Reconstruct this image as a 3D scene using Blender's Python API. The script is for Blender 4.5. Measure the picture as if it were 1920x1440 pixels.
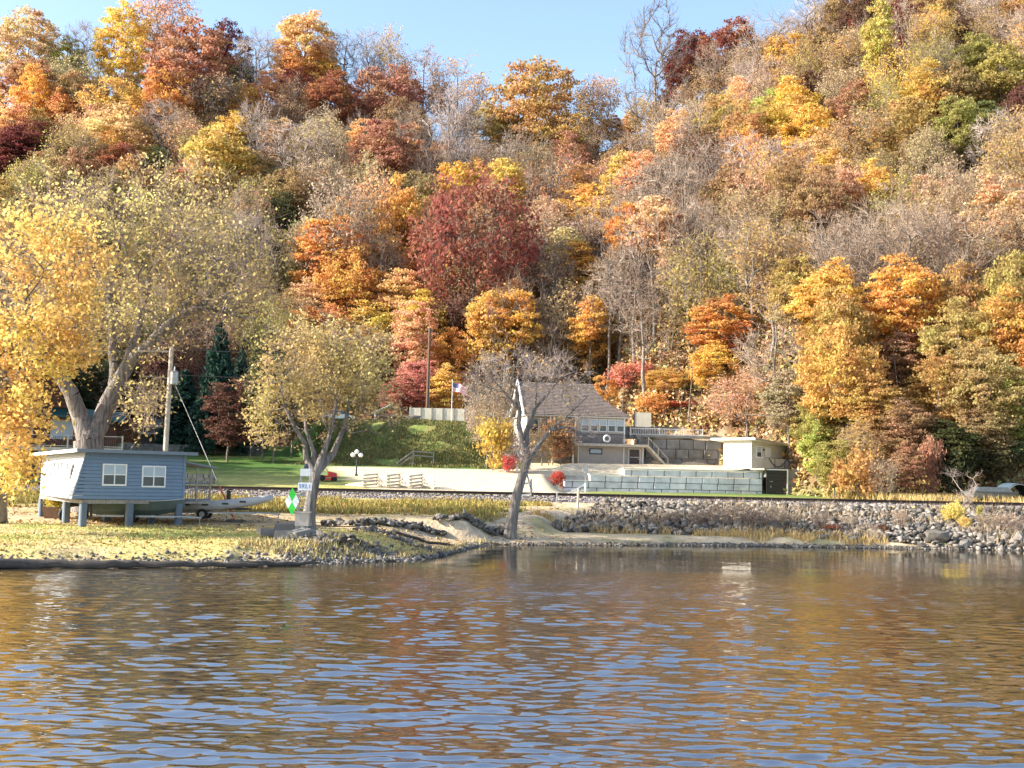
import bpy, math, random
import numpy as np
from mathutils import Vector, Matrix

for _o in list(bpy.data.objects):
    bpy.data.objects.remove(_o)
SC = bpy.context.scene
COL = SC.collection
RND = random.Random(7)
NR = np.random.default_rng(7)

# ------------------------------------------------------------------ camera, sky, sun, exposure
PITCH, ROLL, CAMH, FPX = math.radians(4.5), math.radians(1.2), 4.0, 2200.0
_f = Vector((0, math.cos(PITCH), math.sin(PITCH)))
_r0 = Vector((1, 0, 0)); _u0 = _r0.cross(_f)
_r = (_r0 * math.cos(ROLL) + _u0 * math.sin(ROLL)).normalized()
_u = _r.cross(_f).normalized()
cam_d = bpy.data.cameras.new('camera'); cam = bpy.data.objects.new('camera', cam_d); COL.objects.link(cam)
m = Matrix((( _r.x, _u.x, -_f.x, 0), (_r.y, _u.y, -_f.y, 0), (_r.z, _u.z, -_f.z, CAMH), (0, 0, 0, 1)))
cam.matrix_world = m
cam_d.sensor_width = 36; cam_d.lens = FPX / 1920 * 36
cam_d.clip_start = 0.5; cam_d.clip_end = 3000
SC.camera = cam

SUN_EL = math.radians(27)
SUN_DIR = Vector((-math.cos(SUN_EL) * 0.990, -math.cos(SUN_EL) * 0.14, math.sin(SUN_EL))).normalized()
world = bpy.data.worlds.new('World'); SC.world = world; world.use_nodes = True
wn = world.node_tree; wn.nodes.clear()
sky = wn.nodes.new('ShaderNodeTexSky'); sky.sky_type = 'NISHITA'; sky.sun_disc = False
sky.sun_elevation = SUN_EL; sky.sun_rotation = math.atan2(SUN_DIR.x, SUN_DIR.y)
sky.air_density = 1.0; sky.dust_density = 1.5; sky.ozone_density = 1.3
bg = wn.nodes.new('ShaderNodeBackground'); bg.inputs['Strength'].default_value = 0.145
wo = wn.nodes.new('ShaderNodeOutputWorld')
wn.links.new(sky.outputs[0], bg.inputs[0]); wn.links.new(bg.outputs[0], wo.inputs[0])
sun_d = bpy.data.lights.new('sun', 'SUN'); sun_d.energy = 5.0; sun_d.angle = math.radians(0.53)
sun_d.color = (1.0, 0.93, 0.82)
sun = bpy.data.objects.new('sun', sun_d); COL.objects.link(sun)
sun.rotation_euler = SUN_DIR.to_track_quat('Z', 'Y').to_euler()
SC.view_settings.view_transform = 'Standard'; SC.view_settings.look = 'None'
SC.view_settings.exposure = 1.4; SC.view_settings.gamma = 1.0
SC.view_settings.use_curve_mapping = False
SC.render.engine = 'CYCLES'
SC.cycles.max_bounces = 6; SC.cycles.transparent_max_bounces = 8


# ------------------------------------------------------------------ photograph measurements -> places
def P(px, py, Y):
    """The point on the ray through photo pixel (px, py) that lies at distance Y."""
    d = _f * FPX + _r * (px - 960) - _u * (py - 720)
    return Vector((0, 0, CAMH)) + d * (Y / d.y)


def sm(a, b, v):
    t = np.clip((v - a) / (b - a), 0, 1)
    return t * t * (3 - 2 * t)


def vnoise(x, y, seed=0):
    xi = np.floor(x).astype(np.int64); yi = np.floor(y).astype(np.int64)
    fx = x - xi; fy = y - yi
    fx = fx * fx * (3 - 2 * fx); fy = fy * fy * (3 - 2 * fy)

    def h(a, b):
        n = (a * 374761393 + b * 668265263 + seed * 144269) & 0x7fffffff
        n = ((n ^ (n >> 13)) * 1274126177) & 0x7fffffff
        return ((n ^ (n >> 16)) & 0xffff) / 65535.0
    return (h(xi, yi) * (1 - fx) + h(xi + 1, yi) * fx) * (1 - fy) + (h(xi, yi + 1) * (1 - fx) + h(xi + 1, yi + 1) * fx) * fy


def fbm(x, y, o=4, seed=0):
    s = 0; a = .5; t = 0
    for k in range(o):
        s = s + a * vnoise(x * 2 ** k + 17 * k, y * 2 ** k + 5 * k, seed + k); t += a; a *= .5
    return s / t


# ------------------------------------------------------------------ terrain shape
def shore_y(x):
    xs = [-80, -30, -20, -14, -9, -5, -3.6, -2.9, -2.2, -1.2, 0, 5, 10, 18, 25, 33, 80]
    ys = [42, 46, 47.5, 49.5, 51.5, 54.5, 57, 60.5, 65, 68.6, 69.0, 70.6, 72, 73.2, 73.6, 74.6, 79]
    return np.interp(x, xs, ys) + (fbm(x * 0.9, x * 0 + 3.3, 3, 4) - .5) * 0.9


RIDGE_PX = [-1200, -400, 0, 150, 300, 450, 560, 700, 800, 880, 960, 1060, 1150, 1230, 1330, 1450, 1600, 1800, 2000, 2400, 3200]
RIDGE_Y = [300, 220, 190, 190, 150, 190, 170, 230, 250, 280, 290, 290, 265, 220, 170, 115, 30, -60, -100, -80, 0]
YR = 240.0


def toe_y(x):
    return np.interp(x, [-200, -30, 0, 9, 15, 24, 27, 33, 60, 200], [150, 152, 152, 150, 138, 132, 118, 104, 102, 102])


def ground_z(x, Y):
    x = np.asarray(x, float); Y = np.asarray(Y, float)
    s = shore_y(x); d = Y - s
    xe = np.interp(Y, [54.5, 57, 60.5, 65, 69.2], [-5, -3.6, -2.9, -2.2, -1.2])
    d = np.where((Y < 69.2) & (Y > 54.5) & (x < 0), np.minimum(d, (xe - x) * 1.0), d)
    left = np.interp(Y, [44, 50, 57, 60, 64, 68, 72, 78, 85, 87.2, 88, 92], [.5, .6, .75, .92, 1.0, 1.15, 1.4, 1.65, 2.0, 2.15, 2.38, 2.42])
    right = np.interp(Y, [70, 72, 76, 80, 85, 87.2, 88, 92], [.1, .3, .5, 1.25, 2.1, 2.25, 2.38, 2.42])
    xb = 1 + (Y - 72) * .42
    k = sm(-1.2, 1.2, x - xb)
    near = left * (1 - k) + right * k
    near = near * (sm(0, 2.2, d) * (1 - .0) * (1 - sm(-8, -4, x) * (1 - sm(0, 3, x))) + sm(-.5, 8.5, d) * sm(-8, -4, x) * (1 - sm(0, 3, x))) + np.where(d < 0, -0.05 + 0.22 * d, 0) + 0.06 * sm(-.3, .5, d)
    near = np.maximum(near, -1.6)
    a = 2.42 + (Y - 92) * .083
    wy = 114 + (x - 5) * .14
    strip = 2.42 + (Y - 92) * .014
    wt = np.interp(x, [5, 7.6, 7.8, 11.0, 11.3], [3.6, 3.6, 4.2, 4.2, 4.95])
    back = wt + (5.25 + (Y - 116) * .03 - wt) * sm(.8, 8, Y - wy)
    r = np.where(Y < wy + .1, strip, strip + (back - strip) * sm(.1, 1.3, Y - wy))
    r = r * (1 - sm(25.0, 25.6, x)) + strip * sm(25.0, 25.6, x)
    # block wall terrace behind
    r = r + 3.1 * sm(130.9, 131.9, Y - (x - 14) * .12) * sm(13.8, 14.6, x) * (1 - sm(24.5, 25.5, x))
    kk = sm(3.0, 5.0, x - (Y - 114) * .14 * (Y > 114))
    far = a * (1 - kk) + r * kk
    mound = 10.0 * sm(121.5, 134.5, Y + 2.0 * (fbm(x * .25, Y * .25, 2, 3) - .5)) + 5.0 * (1 - sm(121.5, 134.5, Y))
    mk = sm(-21, -15.5, x + 6.5 * sm(127, 136, Y)) * (1 - sm(-5.5, -1.5, x)) * sm(120.5, 123, Y)
    far = np.maximum(far, far * (1 - mk) + mound * mk)
    z = np.where(Y < 92, near, far)
    yt = toe_y(x)
    t = (Y - yt) / (YR - yt)
    px = 960 + FPX * x / np.maximum(Y, 60)
    yh = 893 + .021 * (px - 960)
    zr = 4 + (yh - np.interp(px, RIDGE_PX, RIDGE_Y)) * YR / FPX
    zb = z
    tt = np.clip(t, 0, 1)
    h = tt ** 1.02
    g = 3.0 * np.sin(x * .085 + Y * .045) + 2.0 * np.sin(x * .19 - Y * .03 + 1.3) + 3.0 * (fbm(x * .07, Y * .07, 3, 9) - .5)
    hill = zb + (zr - zb) * h + g * np.clip(4 * tt * (1 - tt), 0, 1) * .8
    hill = np.where(t > 1, zr - (Y - YR) * .22, hill)
    z = np.where(t > 0, np.maximum(hill, zb - .5), z)
    bump = (fbm(x * .6, Y * .6, 3, 21) - .5) * .10 * sm(.5, 4, d) * (1 - sm(86, 87, Y) * (1 - sm(93, 96, Y)))
    return z + bump


def gz(x, Y):
    return float(ground_z(np.array([x]), np.array([Y]))[0])


def G(px, Y):
    x = P(px, 900, Y).x
    return Vector((x, Y, gz(x, Y)))


# ------------------------------------------------------------------ materials
MATS = {}


def newmat(name):
    m = bpy.data.materials.new(name); m.use_nodes = True
    nt = m.node_tree; nt.nodes.clear()
    out = nt.nodes.new('ShaderNodeOutputMaterial')
    MATS[name] = m
    return m, nt, out


def N(nt, t, **kw):
    n = nt.nodes.new(t)
    for k, v in kw.items():
        if k in n.inputs:
            n.inputs[k].default_value = v
        else:
            setattr(n, k, v)
    return n


def solid(name, col, rough=.7, var=.12, scale=6.0, metal=0.0, bump=0.0, bscale=40.0, stretch=(1, 1, 1), dirt=0.0, spec=.5, objrnd=0.0):
    """A painted or raw surface: base colour with mottling, grain, wear and fine relief."""
    m, nt, out = newmat(name)
    L = nt.links
    b = N(nt, 'ShaderNodeBsdfPrincipled'); b.inputs['Roughness'].default_value = rough
    b.inputs['Metallic'].default_value = metal; b.inputs['Specular IOR Level'].default_value = spec
    tc = N(nt, 'ShaderNodeTexCoord'); mp = N(nt, 'ShaderNodeMapping'); mp.inputs['Scale'].default_value = stretch
    L.new(tc.outputs['Object'], mp.inputs[0])
    nz = N(nt, 'ShaderNodeTexNoise'); nz.inputs['Scale'].default_value = scale; nz.inputs['Detail'].default_value = 6
    L.new(mp.outputs[0], nz.inputs['Vector'])
    hs = N(nt, 'ShaderNodeHueSaturation'); hs.inputs['Color'].default_value = (*col, 1)
    mr = N(nt, 'ShaderNodeMapRange'); mr.inputs['From Min'].default_value = .3; mr.inputs['From Max'].default_value = .7
    mr.inputs['To Min'].default_value = 1 - var; mr.inputs['To Max'].default_value = 1 + var
    L.new(nz.outputs['Fac'], mr.inputs['Value'])
    val = mr.outputs[0]
    if objrnd:
        oi = N(nt, 'ShaderNodeObjectInfo'); m2 = N(nt, 'ShaderNodeMapRange')
        m2.inputs['To Min'].default_value = 1 - objrnd; m2.inputs['To Max'].default_value = 1 + objrnd
        L.new(oi.outputs['Random'], m2.inputs['Value'])
        mu = N(nt, 'ShaderNodeMath'); mu.operation = 'MULTIPLY'
        L.new(val, mu.inputs[0]); L.new(m2.outputs[0], mu.inputs[1]); val = mu.outputs[0]
    L.new(val, hs.inputs['Value'])
    colout = hs.outputs[0]
    if dirt:
        n2 = N(nt, 'ShaderNodeTexNoise'); n2.inputs['Scale'].default_value = scale * .35; n2.inputs['Detail'].default_value = 8
        L.new(mp.outputs[0], n2.inputs['Vector'])
        r2 = N(nt, 'ShaderNodeMapRange'); r2.inputs['From Min'].default_value = .48; r2.inputs['From Max'].default_value = .72
        r2.inputs['To Max'].default_value = dirt
        L.new(n2.outputs['Fac'], r2.inputs['Value'])
        mx = N(nt, 'ShaderNodeMix'); mx.data_type = 'RGBA'
        L.new(r2.outputs[0], mx.inputs[0]); L.new(colout, mx.inputs[6]); mx.inputs[7].default_value = (.09, .07, .05, 1)
        colout = mx.outputs[2]
    L.new(colout, b.inputs['Base Color'])
    if bump:
        n3 = N(nt, 'ShaderNodeTexNoise'); n3.inputs['Scale'].default_value = bscale; n3.inputs['Detail'].default_value = 5
        L.new(mp.outputs[0], n3.inputs['Vector'])
        bp = N(nt, 'ShaderNodeBump'); bp.inputs['Strength'].default_value = 1; bp.inputs['Distance'].default_value = bump
        L.new(n3.outputs['Fac'], bp.inputs['Height']); L.new(bp.outputs[0], b.inputs['Normal'])
    L.new(b.outputs[0], out.inputs[0])
    return m


def leafmat(name='leaf', translucency=.52, huevar=.03, valvar=.38):
    """Leaf colour comes from each crown's own colour; every leaf and clump differs a little."""
    m, nt, out = newmat(name); L = nt.links
    oi = N(nt, 'ShaderNodeObjectInfo')
    at = N(nt, 'ShaderNodeAttribute'); at.attribute_name = 'rnd'
    tc = N(nt, 'ShaderNodeTexCoord')
    nz = N(nt, 'ShaderNodeTexNoise'); nz.inputs['Scale'].default_value = .30; nz.inputs['Detail'].default_value = 4
    L.new(tc.outputs['Object'], nz.inputs['Vector'])
    hue = N(nt, 'ShaderNodeMapRange'); hue.inputs['From Min'].default_value = .3; hue.inputs['From Max'].default_value = .7
    hue.inputs['To Min'].default_value = .5 - huevar; hue.inputs['To Max'].default_value = .5 + huevar
    L.new(nz.outputs['Fac'], hue.inputs['Value'])
    val = N(nt, 'ShaderNodeMapRange'); val.inputs['To Min'].default_value = 1 - valvar; val.inputs['To Max'].default_value = 1 + valvar
    L.new(at.outputs['Fac'], val.inputs['Value'])
    hs = N(nt, 'ShaderNodeHueSaturation')
    L.new(oi.outputs['Color'], hs.inputs['Color']); L.new(hue.outputs[0], hs.inputs['Hue']); L.new(val.outputs[0], hs.inputs['Value'])
    df = N(nt, 'ShaderNodeBsdfDiffuse'); tr = N(nt, 'ShaderNodeBsdfTranslucent')
    mx = N(nt, 'ShaderNodeMixShader'); mx.inputs[0].default_value = translucency
    L.new(hs.outputs[0], df.inputs[0]); L.new(hs.outputs[0], tr.inputs[0])
    L.new(df.outputs[0], mx.inputs[1]); L.new(tr.outputs[0], mx.inputs[2]); L.new(mx.outputs[0], out.inputs[0])
    return m


def attrmat(name, rough=.9, scale=3.0, var=.3, bump=.03, bscale=8.0, fine=30.0):
    """Ground: the mix of turf, sand and litter is in the mesh colour, the grain is procedural."""
    m, nt, out = newmat(name); L = nt.links
    at = N(nt, 'ShaderNodeAttribute'); at.attribute_name = 'tint'
    tc = N(nt, 'ShaderNodeTexCoord')
    n1 = N(nt, 'ShaderNodeTexNoise'); n1.inputs['Scale'].default_value = scale; n1.inputs['Detail'].default_value = 8; n1.inputs['Roughness'].default_value = .7
    n2 = N(nt, 'ShaderNodeTexNoise'); n2.inputs['Scale'].default_value = fine; n2.inputs['Detail'].default_value = 3
    L.new(tc.outputs['Object'], n1.inputs['Vector']); L.new(tc.outputs['Object'], n2.inputs['Vector'])
    ad = N(nt, 'ShaderNodeMath'); ad.operation = 'ADD'; L.new(n1.outputs['Fac'], ad.inputs[0]); L.new(n2.outputs['Fac'], ad.inputs[1])
    mr = N(nt, 'ShaderNodeMapRange'); mr.inputs['From Min'].default_value = .7; mr.inputs['From Max'].default_value = 1.3
    mr.inputs['To Min'].default_value = 1 - var; mr.inputs['To Max'].default_value = 1 + var
    L.new(ad.outputs[0], mr.inputs['Value'])
    hs = N(nt, 'ShaderNodeHueSaturation'); L.new(at.outputs['Color'], hs.inputs['Color']); L.new(mr.outputs[0], hs.inputs['Value'])
    b = N(nt, 'ShaderNodeBsdfPrincipled'); b.inputs['Roughness'].default_value = rough; b.inputs['Specular IOR Level'].default_value = .15
    L.new(hs.outputs[0], b.inputs['Base Color'])
    n3 = N(nt, 'ShaderNodeTexNoise'); n3.inputs['Scale'].default_value = bscale; n3.inputs['Detail'].default_value = 6
    L.new(tc.outputs['Object'], n3.inputs['Vector'])
    bp = N(nt, 'ShaderNodeBump'); bp.inputs['Distance'].default_value = bump; L.new(n3.outputs['Fac'], bp.inputs['Height'])
    L.new(bp.outputs[0], b.inputs['Normal']); L.new(b.outputs[0], out.inputs[0])
    return m


def glassmat(name, col=(.03, .05, .07), rough=.06):
    m, nt, out = newmat(name)
    b = N(nt, 'ShaderNodeBsdfPrincipled'); b.inputs['Base Color'].default_value = (*col, 1)
    b.inputs['Roughness'].default_value = rough; b.inputs['Specular IOR Level'].default_value = .8
    tc = N(nt, 'ShaderNodeTexCoord'); nz = N(nt, 'ShaderNodeTexNoise'); nz.inputs['Scale'].default_value = 2.0
    bp = N(nt, 'ShaderNodeBump'); bp.inputs['Distance'].default_value = .01
    nt.links.new(tc.outputs['Object'], nz.inputs['Vector']); nt.links.new(nz.outputs['Fac'], bp.inputs['Height']); nt.links.new(bp.outputs[0], b.inputs['Normal'])
    nt.links.new(b.outputs[0], out.inputs[0])
    return m


leafmat('leaf', huevar=.028)
leafmat('needle', .15, .02, .4)
solid('bark', (.17, .14, .115), .9, .35, 2.5, bump=.03, bscale=6, stretch=(3, 3, .6))
solid('bark_pale', (.21, .182, .155), .9, .6, 2.2, bump=.14, bscale=2.6, stretch=(3, 3, .5), dirt=.5)
solid('bark_grey', (.19, .163, .142), .9, .6, 2.2, bump=.14, bscale=2.6, stretch=(3, 3, .5), dirt=.4)
solid('twig', (.36, .27, .20), .9, .2, 1)
solid('twig_pale', (.44, .35, .30), .9, .2, 1)
solid('twig_dark', (.19, .15, .13), .9, .2, 1)
attrmat('turf', scale=1.2, var=.4, bump=.06, bscale=5, fine=14)
attrmat('litter', scale=1.1, var=.55, bump=.25, bscale=2.2, fine=6)
attrmat('leafbit', scale=30, var=.2, bump=0.001)


# ------------------------------------------------------------------ mesh helpers
def mesh_np(name, V, F, mat=None, smooth=False, fattr=None, tint=None):
    """V (n,3), F (m,3) or (m,4) or list of such arrays."""
    me = bpy.data.meshes.new(name)
    Fs = F if isinstance(F, list) else [F]
    Fs = [f for f in Fs if len(f)]
    V = np.asarray(V, np.float32)
    me.vertices.add(len(V)); me.vertices.foreach_set('co', V.ravel())
    loops = np.concatenate([f.ravel() for f in Fs]).astype(np.int32)
    cnt = np.concatenate([np.full(len(f), f.shape[1], np.int32) for f in Fs])
    st = np.concatenate([[0], np.cumsum(cnt)[:-1]]).astype(np.int32)
    me.loops.add(len(loops)); me.loops.foreach_set('vertex_index', loops)
    me.polygons.add(len(cnt)); me.polygons.foreach_set('loop_start', st)
    try:
        me.polygons.foreach_set('loop_total', cnt)
    except Exception:
        pass
    if smooth:
        me.polygons.foreach_set('use_smooth', np.ones(len(cnt), bool))
    if fattr is not None:
        a = me.attributes.new('rnd', 'FLOAT', 'FACE'); a.data.foreach_set('value', np.asarray(fattr, np.float32))
    if tint is not None:
        c = np.ones((len(V), 4), np.float32); c[:, :3] = tint
        a = me.attributes.new('tint', 'FLOAT_COLOR', 'POINT'); a.data.foreach_set('color', c.ravel())
    me.update(calc_edges=True); me.validate()
    if mat:
        me.materials.append(MATS[mat])
    return me


def link(name, me, parent=None, loc=(0, 0, 0), rz=0.0, kind=None):
    o = bpy.data.objects.new(name, me); COL.objects.link(o)
    o.location = loc; o.rotation_euler = (0, 0, rz)
    if parent is not None:
        o.parent = parent
    if kind:
        o['kind'] = kind
    return o


def tag(o, label, cat, group=None):
    o['label'] = label; o['category'] = cat
    if group:
        o['group'] = group
    return o


def thing(name, label, cat, loc=(0, 0, 0), rz=0.0, group=None):
    o = bpy.data.objects.new(name, None); COL.objects.link(o)
    o.empty_display_size = .3
    o.location = loc; o.rotation_euler = (0, 0, rz)
    return tag(o, label, cat, group)


class B:
    """Collects solid shapes and builds them as one mesh."""

    def __init__(s):
        s.v = []; s.f = []; s.mi = []; s.cur = 0

    def mat(s, i):
        s.cur = i; return s

    def poly(s, pts):
        n = len(s.v); s.v += [tuple(p) for p in pts]; s.f.append(tuple(range(n, n + len(pts)))); s.mi.append(s.cur); return s

    def box(s, x0, x1, y0, y1, z0, z1):
        return s.hexa([(x0, y0, z0), (x1, y0, z0), (x1, y1, z0), (x0, y1, z0), (x0, y0, z1), (x1, y0, z1), (x1, y1, z1), (x0, y1, z1)])

    def hexa(s, p):
        n = len(s.v); s.v += [tuple(q) for q in p]
        for q in ((0, 3, 2, 1), (4, 5, 6, 7), (0, 1, 5, 4), (1, 2, 6, 5), (2, 3, 7, 6), (3, 0, 4, 7)):
            s.f.append(tuple(n + k for k in q)); s.mi.append(s.cur)
        return s

    def bevbox(s, x0, x1, y0, y1, z0, z1, b=.02):
        """Box with its four front edges (towards -y) chamfered."""
        s.prism([(x0, y1), (x0, y0 + b), (x0 + b, y0), (x1 - b, y0), (x1, y0 + b), (x1, y1)], z0, z1)
        return s

    def prism(s, xy, z0, z1):
        n = len(s.v); k = len(xy)
        s.v += [(x, y, z0) for x, y in xy] + [(x, y, z1) for x, y in xy]
        for i in range(k):
            j = (i + 1) % k
            s.f.append((n + i, n + j, n + k + j, n + k + i)); s.mi.append(s.cur)
        s.f.append(tuple(n + i for i in reversed(range(k)))); s.mi.append(s.cur)
        s.f.append(tuple(n + k + i for i in range(k))); s.mi.append(s.cur)
        return s

    def extr(s, prof, d):
        """Closed profile of 3D points extruded by vector d."""
        n = len(s.v); k = len(prof)
        s.v += [tuple(p) for p in prof] + [(p[0] + d[0], p[1] + d[1], p[2] + d[2]) for p in prof]
        for i in range(k):
            j = (i + 1) % k
            s.f.append((n + i, n + j, n + k + j, n + k + i)); s.mi.append(s.cur)
        s.f.append(tuple(n + i for i in reversed(range(k)))); s.mi.append(s.cur)
        s.f.append(tuple(n + k + i for i in range(k))); s.mi.append(s.cur)
        return s

    def tube(s, pts, r, n=8, caps=True):
        pts = [Vector(p) for p in pts]
        rr = r if isinstance(r, (list, tuple)) else [r] * len(pts)
        base = len(s.v)
        for i, p in enumerate(pts):
            a = pts[max(0, i - 1)]; b = pts[min(len(pts) - 1, i + 1)]
            t = (b - a).normalized()
            q = t.to_track_quat('Z', 'Y')
            for k in range(n):
                an = 2 * math.pi * k / n
                s.v.append(tuple(p + q @ Vector((math.cos(an) * rr[i], math.sin(an) * rr[i], 0))))
        for i in range(len(pts) - 1):
            for k in range(n):
                k2 = (k + 1) % n
                s.f.append((base + i * n + k, base + i * n + k2, base + (i + 1) * n + k2, base + (i + 1) * n + k)); s.mi.append(s.cur)
        if caps:
            s.f.append(tuple(base + k for k in reversed(range(n)))); s.mi.append(s.cur)
            s.f.append(tuple(base + (len(pts) - 1) * n + k for k in range(n))); s.mi.append(s.cur)
        return s

    def bar(s, a, b, w, h):
        """Rectangular bar from a to b; w across, h up."""
        a = Vector(a); b = Vector(b); t = (b - a).normalized()
        up = Vector((0, 0, 1)) if abs(t.z) < .95 else Vector((0, 1, 0))
        sd = t.cross(up).normalized() * (w / 2); u = sd.cross(t).normalized() * (h / 2)
        return s.hexa([a - sd - u, a + sd - u, b + sd - u, b - sd - u, a - sd + u, a + sd + u, b + sd + u, b - sd + u])

    def sphere(s, c, r, nu=12, nv=8, sq=(1, 1, 1)):
        base = len(s.v)
        for j in range(nv + 1):
            th = math.pi * j / nv
            for i in range(nu):
                ph = 2 * math.pi * i / nu
                s.v.append((c[0] + r * sq[0] * math.sin(th) * math.cos(ph), c[1] + r * sq[1] * math.sin(th) * math.sin(ph), c[2] + r * sq[2] * math.cos(th)))
        for j in range(nv):
            for i in range(nu):
                i2 = (i + 1) % nu
                s.f.append((base + j * nu + i, base + (j + 1) * nu + i, base + (j + 1) * nu + i2, base + j * nu + i2)); s.mi.append(s.cur)
        return s

    def mesh(s, name, mats, smooth=False):
        me = bpy.data.meshes.new(name); me.from_pydata(s.v, [], s.f); me.validate()
        for mm in ([mats] if isinstance(mats, str) else mats):
            me.materials.append(MATS[mm])
        if len(me.polygons) == len(s.mi):
            me.polygons.foreach_set('material_index', s.mi)
        if smooth:
            me.polygons.foreach_set('use_smooth', [True] * len(me.polygons))
        me.update()
        return me

    def add(s, name, mats, parent=None, loc=(0, 0, 0), rz=0, smooth=False, kind=None):
        return link(name, s.mesh(name, mats, smooth), parent, loc, rz, kind)


# ------------------------------------------------------------------ ground, hillside, water
def grid_faces(nx, ny):
    i = np.arange(nx - 1)[None, :]; j = np.arange(ny - 1)[:, None]
    a = j * nx + i
    return np.stack([a, a + 1, a + 1 + nx, a + nx], -1).reshape(-1, 4)


def lerp3(a, b, t):
    return a * (1 - t[..., None]) + np.asarray(b)[None, None] * t[..., None]


def ground_tint(X, Y):
    n = fbm(X * .35, Y * .5, 4, 31); n2 = fbm(X * 1.3, Y * 1.6, 3, 37); n3 = fbm(X * .12, Y * .35, 3, 41)
    s = shore_y(X); d = Y - s
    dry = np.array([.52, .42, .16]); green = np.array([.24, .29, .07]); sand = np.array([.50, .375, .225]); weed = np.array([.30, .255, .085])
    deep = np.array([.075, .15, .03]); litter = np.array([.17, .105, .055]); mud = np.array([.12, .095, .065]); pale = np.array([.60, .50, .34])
    c = np.zeros(X.shape + (3,)) + dry
    # near lawn: streaks of green
    g = sm(.42, .62, n3 + .35 * (n - .5)) * sm(4, 7, d) * (Y < 62) * (X < -1)
    c = lerp3(c, green, g * .85)
    c = lerp3(c, sand, sm(.5, .68, n) * .6)
    # bare sandy band round the hut and boats
    c = lerp3(c, sand, sm(60.5, 62.5, Y + X * .02) * (1 - sm(71, 76, Y + 4 * (n - .5))) * .95)
    c = lerp3(c, weed, sm(72, 76, Y + 5 * (n - .5)) * (1 - sm(84.5, 86.5, Y)) * (1 - sm(-1, 3, X - (Y - 78) * .5)) * .9)
    c = lerp3(c, green * .8, sm(.55, .7, n2) * sm(74, 77, Y) * (1 - sm(84.5, 86, Y)) * .45)
    rip = sm(.3, 1.5, X - (1 + (Y - 72) * .42)) * sm(74.5, 75.5, Y) * (1 - sm(85.5, 86.2, Y))
    c = lerp3(c, np.array([.07, .06, .045]), rip * .95)
    xp = np.interp(Y, [66, 69, 72, 78, 84, 90], [-8, -4, -1, 2.2, 4.8, 6])
    c = lerp3(c, np.array([.56, .43, .29]), (1 - sm(1.6, 3.4, np.abs(X - xp) + 1.5 * (n - .5))) * sm(65, 67, Y) * (1 - sm(91, 92, Y)))
    c = lerp3(c, np.array([.56, .43, .27]), sm(-1, 1, X) * (1 - sm(74.6, 75.4, Y)) * .9)
    c = lerp3(c, np.array([.34, .25, .15]), sm(.50, .66, n2) * sm(63, 65, Y) * (1 - sm(91, 92, Y)) * .6)
    c = lerp3(c, np.array([.30, .27, .10]), sm(.56, .66, fbm(X * .5, Y * .8, 3, 91)) * sm(68, 70, Y) * (1 - sm(88, 90, Y)) * .55)
    # shore
    c = lerp3(c, mud, (1 - sm(.2, .9, d)))
    # beyond the rails: lawn and gravel yard
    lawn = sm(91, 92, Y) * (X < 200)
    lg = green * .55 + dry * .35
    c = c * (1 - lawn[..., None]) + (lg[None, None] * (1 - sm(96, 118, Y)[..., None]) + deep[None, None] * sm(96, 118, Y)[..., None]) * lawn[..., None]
    c = lerp3(c, dry, lawn * sm(.5, .7, n) * .3)
    yard = sm(-15.5 + 0, -12.5, X - (Y - 104) * .30 * -1 + 3 * (n - .5)) * (1 - sm(117.5, 119.5, Y - X * 0.0)) * sm(92, 93.5, Y + (X < -2) * (-2.5)) * (1 - sm(2.0, 4.6, X + (Y < 113) * (Y - 113) * .05))
    yard2 = sm(-2, 0, X) * sm(-.4, .2, Y - (114 + (X - 5) * .14)) * (1 - sm(140, 146, Y)) * (1 - sm(24, 25, X))
    yard3 = sm(-1, .5, X) * (1 - sm(5.2, 7.4, X - (114 - Y) * .04)) * sm(91, 92, Y) * (Y < 116)
    yd = np.clip(yard + yard2 + yard3, 0, 1)
    c = lerp3(c, pale, yd)
    mk = sm(-21, -15.5, X) * (1 - sm(-5.5, -1.5, X)) * sm(121, 123, Y)
    c = lerp3(c, green * .75, mk * sm(.35, .6, n)); c = lerp3(c, weed, mk * (1 - sm(.35, .6, n)) * .8)
    c = lerp3(c, litter, sm(-3, 3, Y - toe_y(X) + 4 * (n - .5)))
    return c


xs = np.concatenate([-45 - np.cumsum(np.geomspace(.6, 30, 22))[::-1], np.arange(-45, 45.01, .36), 45 + np.cumsum(np.geomspace(.6, 30, 22))])
ys = np.concatenate([[25, 35, 40], np.arange(42, 94, .33), np.arange(94, 136, .5), np.arange(136, 150.1, .7)]); ys[-1] = 150
X, Y = np.meshgrid(xs, ys)
Z = ground_z(X, Y)
T = ground_tint(X, Y)
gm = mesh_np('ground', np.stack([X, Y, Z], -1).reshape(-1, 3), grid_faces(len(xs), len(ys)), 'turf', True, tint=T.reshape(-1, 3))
link('ground', gm, kind='structure')
xs2 = np.concatenate([np.arange(-320, -90, 8.), np.arange(-90, 90, 1.6), np.arange(90, 330, 8.)])
ys2 = np.concatenate([np.arange(150, 245, 1.6), np.arange(245, 420, 9.)])
X, Y = np.meshgrid(xs2, ys2)
Z = ground_z(X, Y)
n = fbm(X * .15, Y * .15, 4, 51); T = np.zeros(X.shape + (3,)) + np.array([.20, .125, .066])
T = lerp3(T, [.12, .07, .04], sm(.4, .65, n)); T = lerp3(T, [.16, .15, .06], sm(.6, .75, fbm(X * .07, Y * .07, 3, 57)) * .6)
hm = mesh_np('hillside', np.stack([X, Y, Z], -1).reshape(-1, 3), grid_faces(len(xs2), len(ys2)), 'litter', True, tint=T.reshape(-1, 3))
link('hillside', hm, kind='structure')

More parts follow.
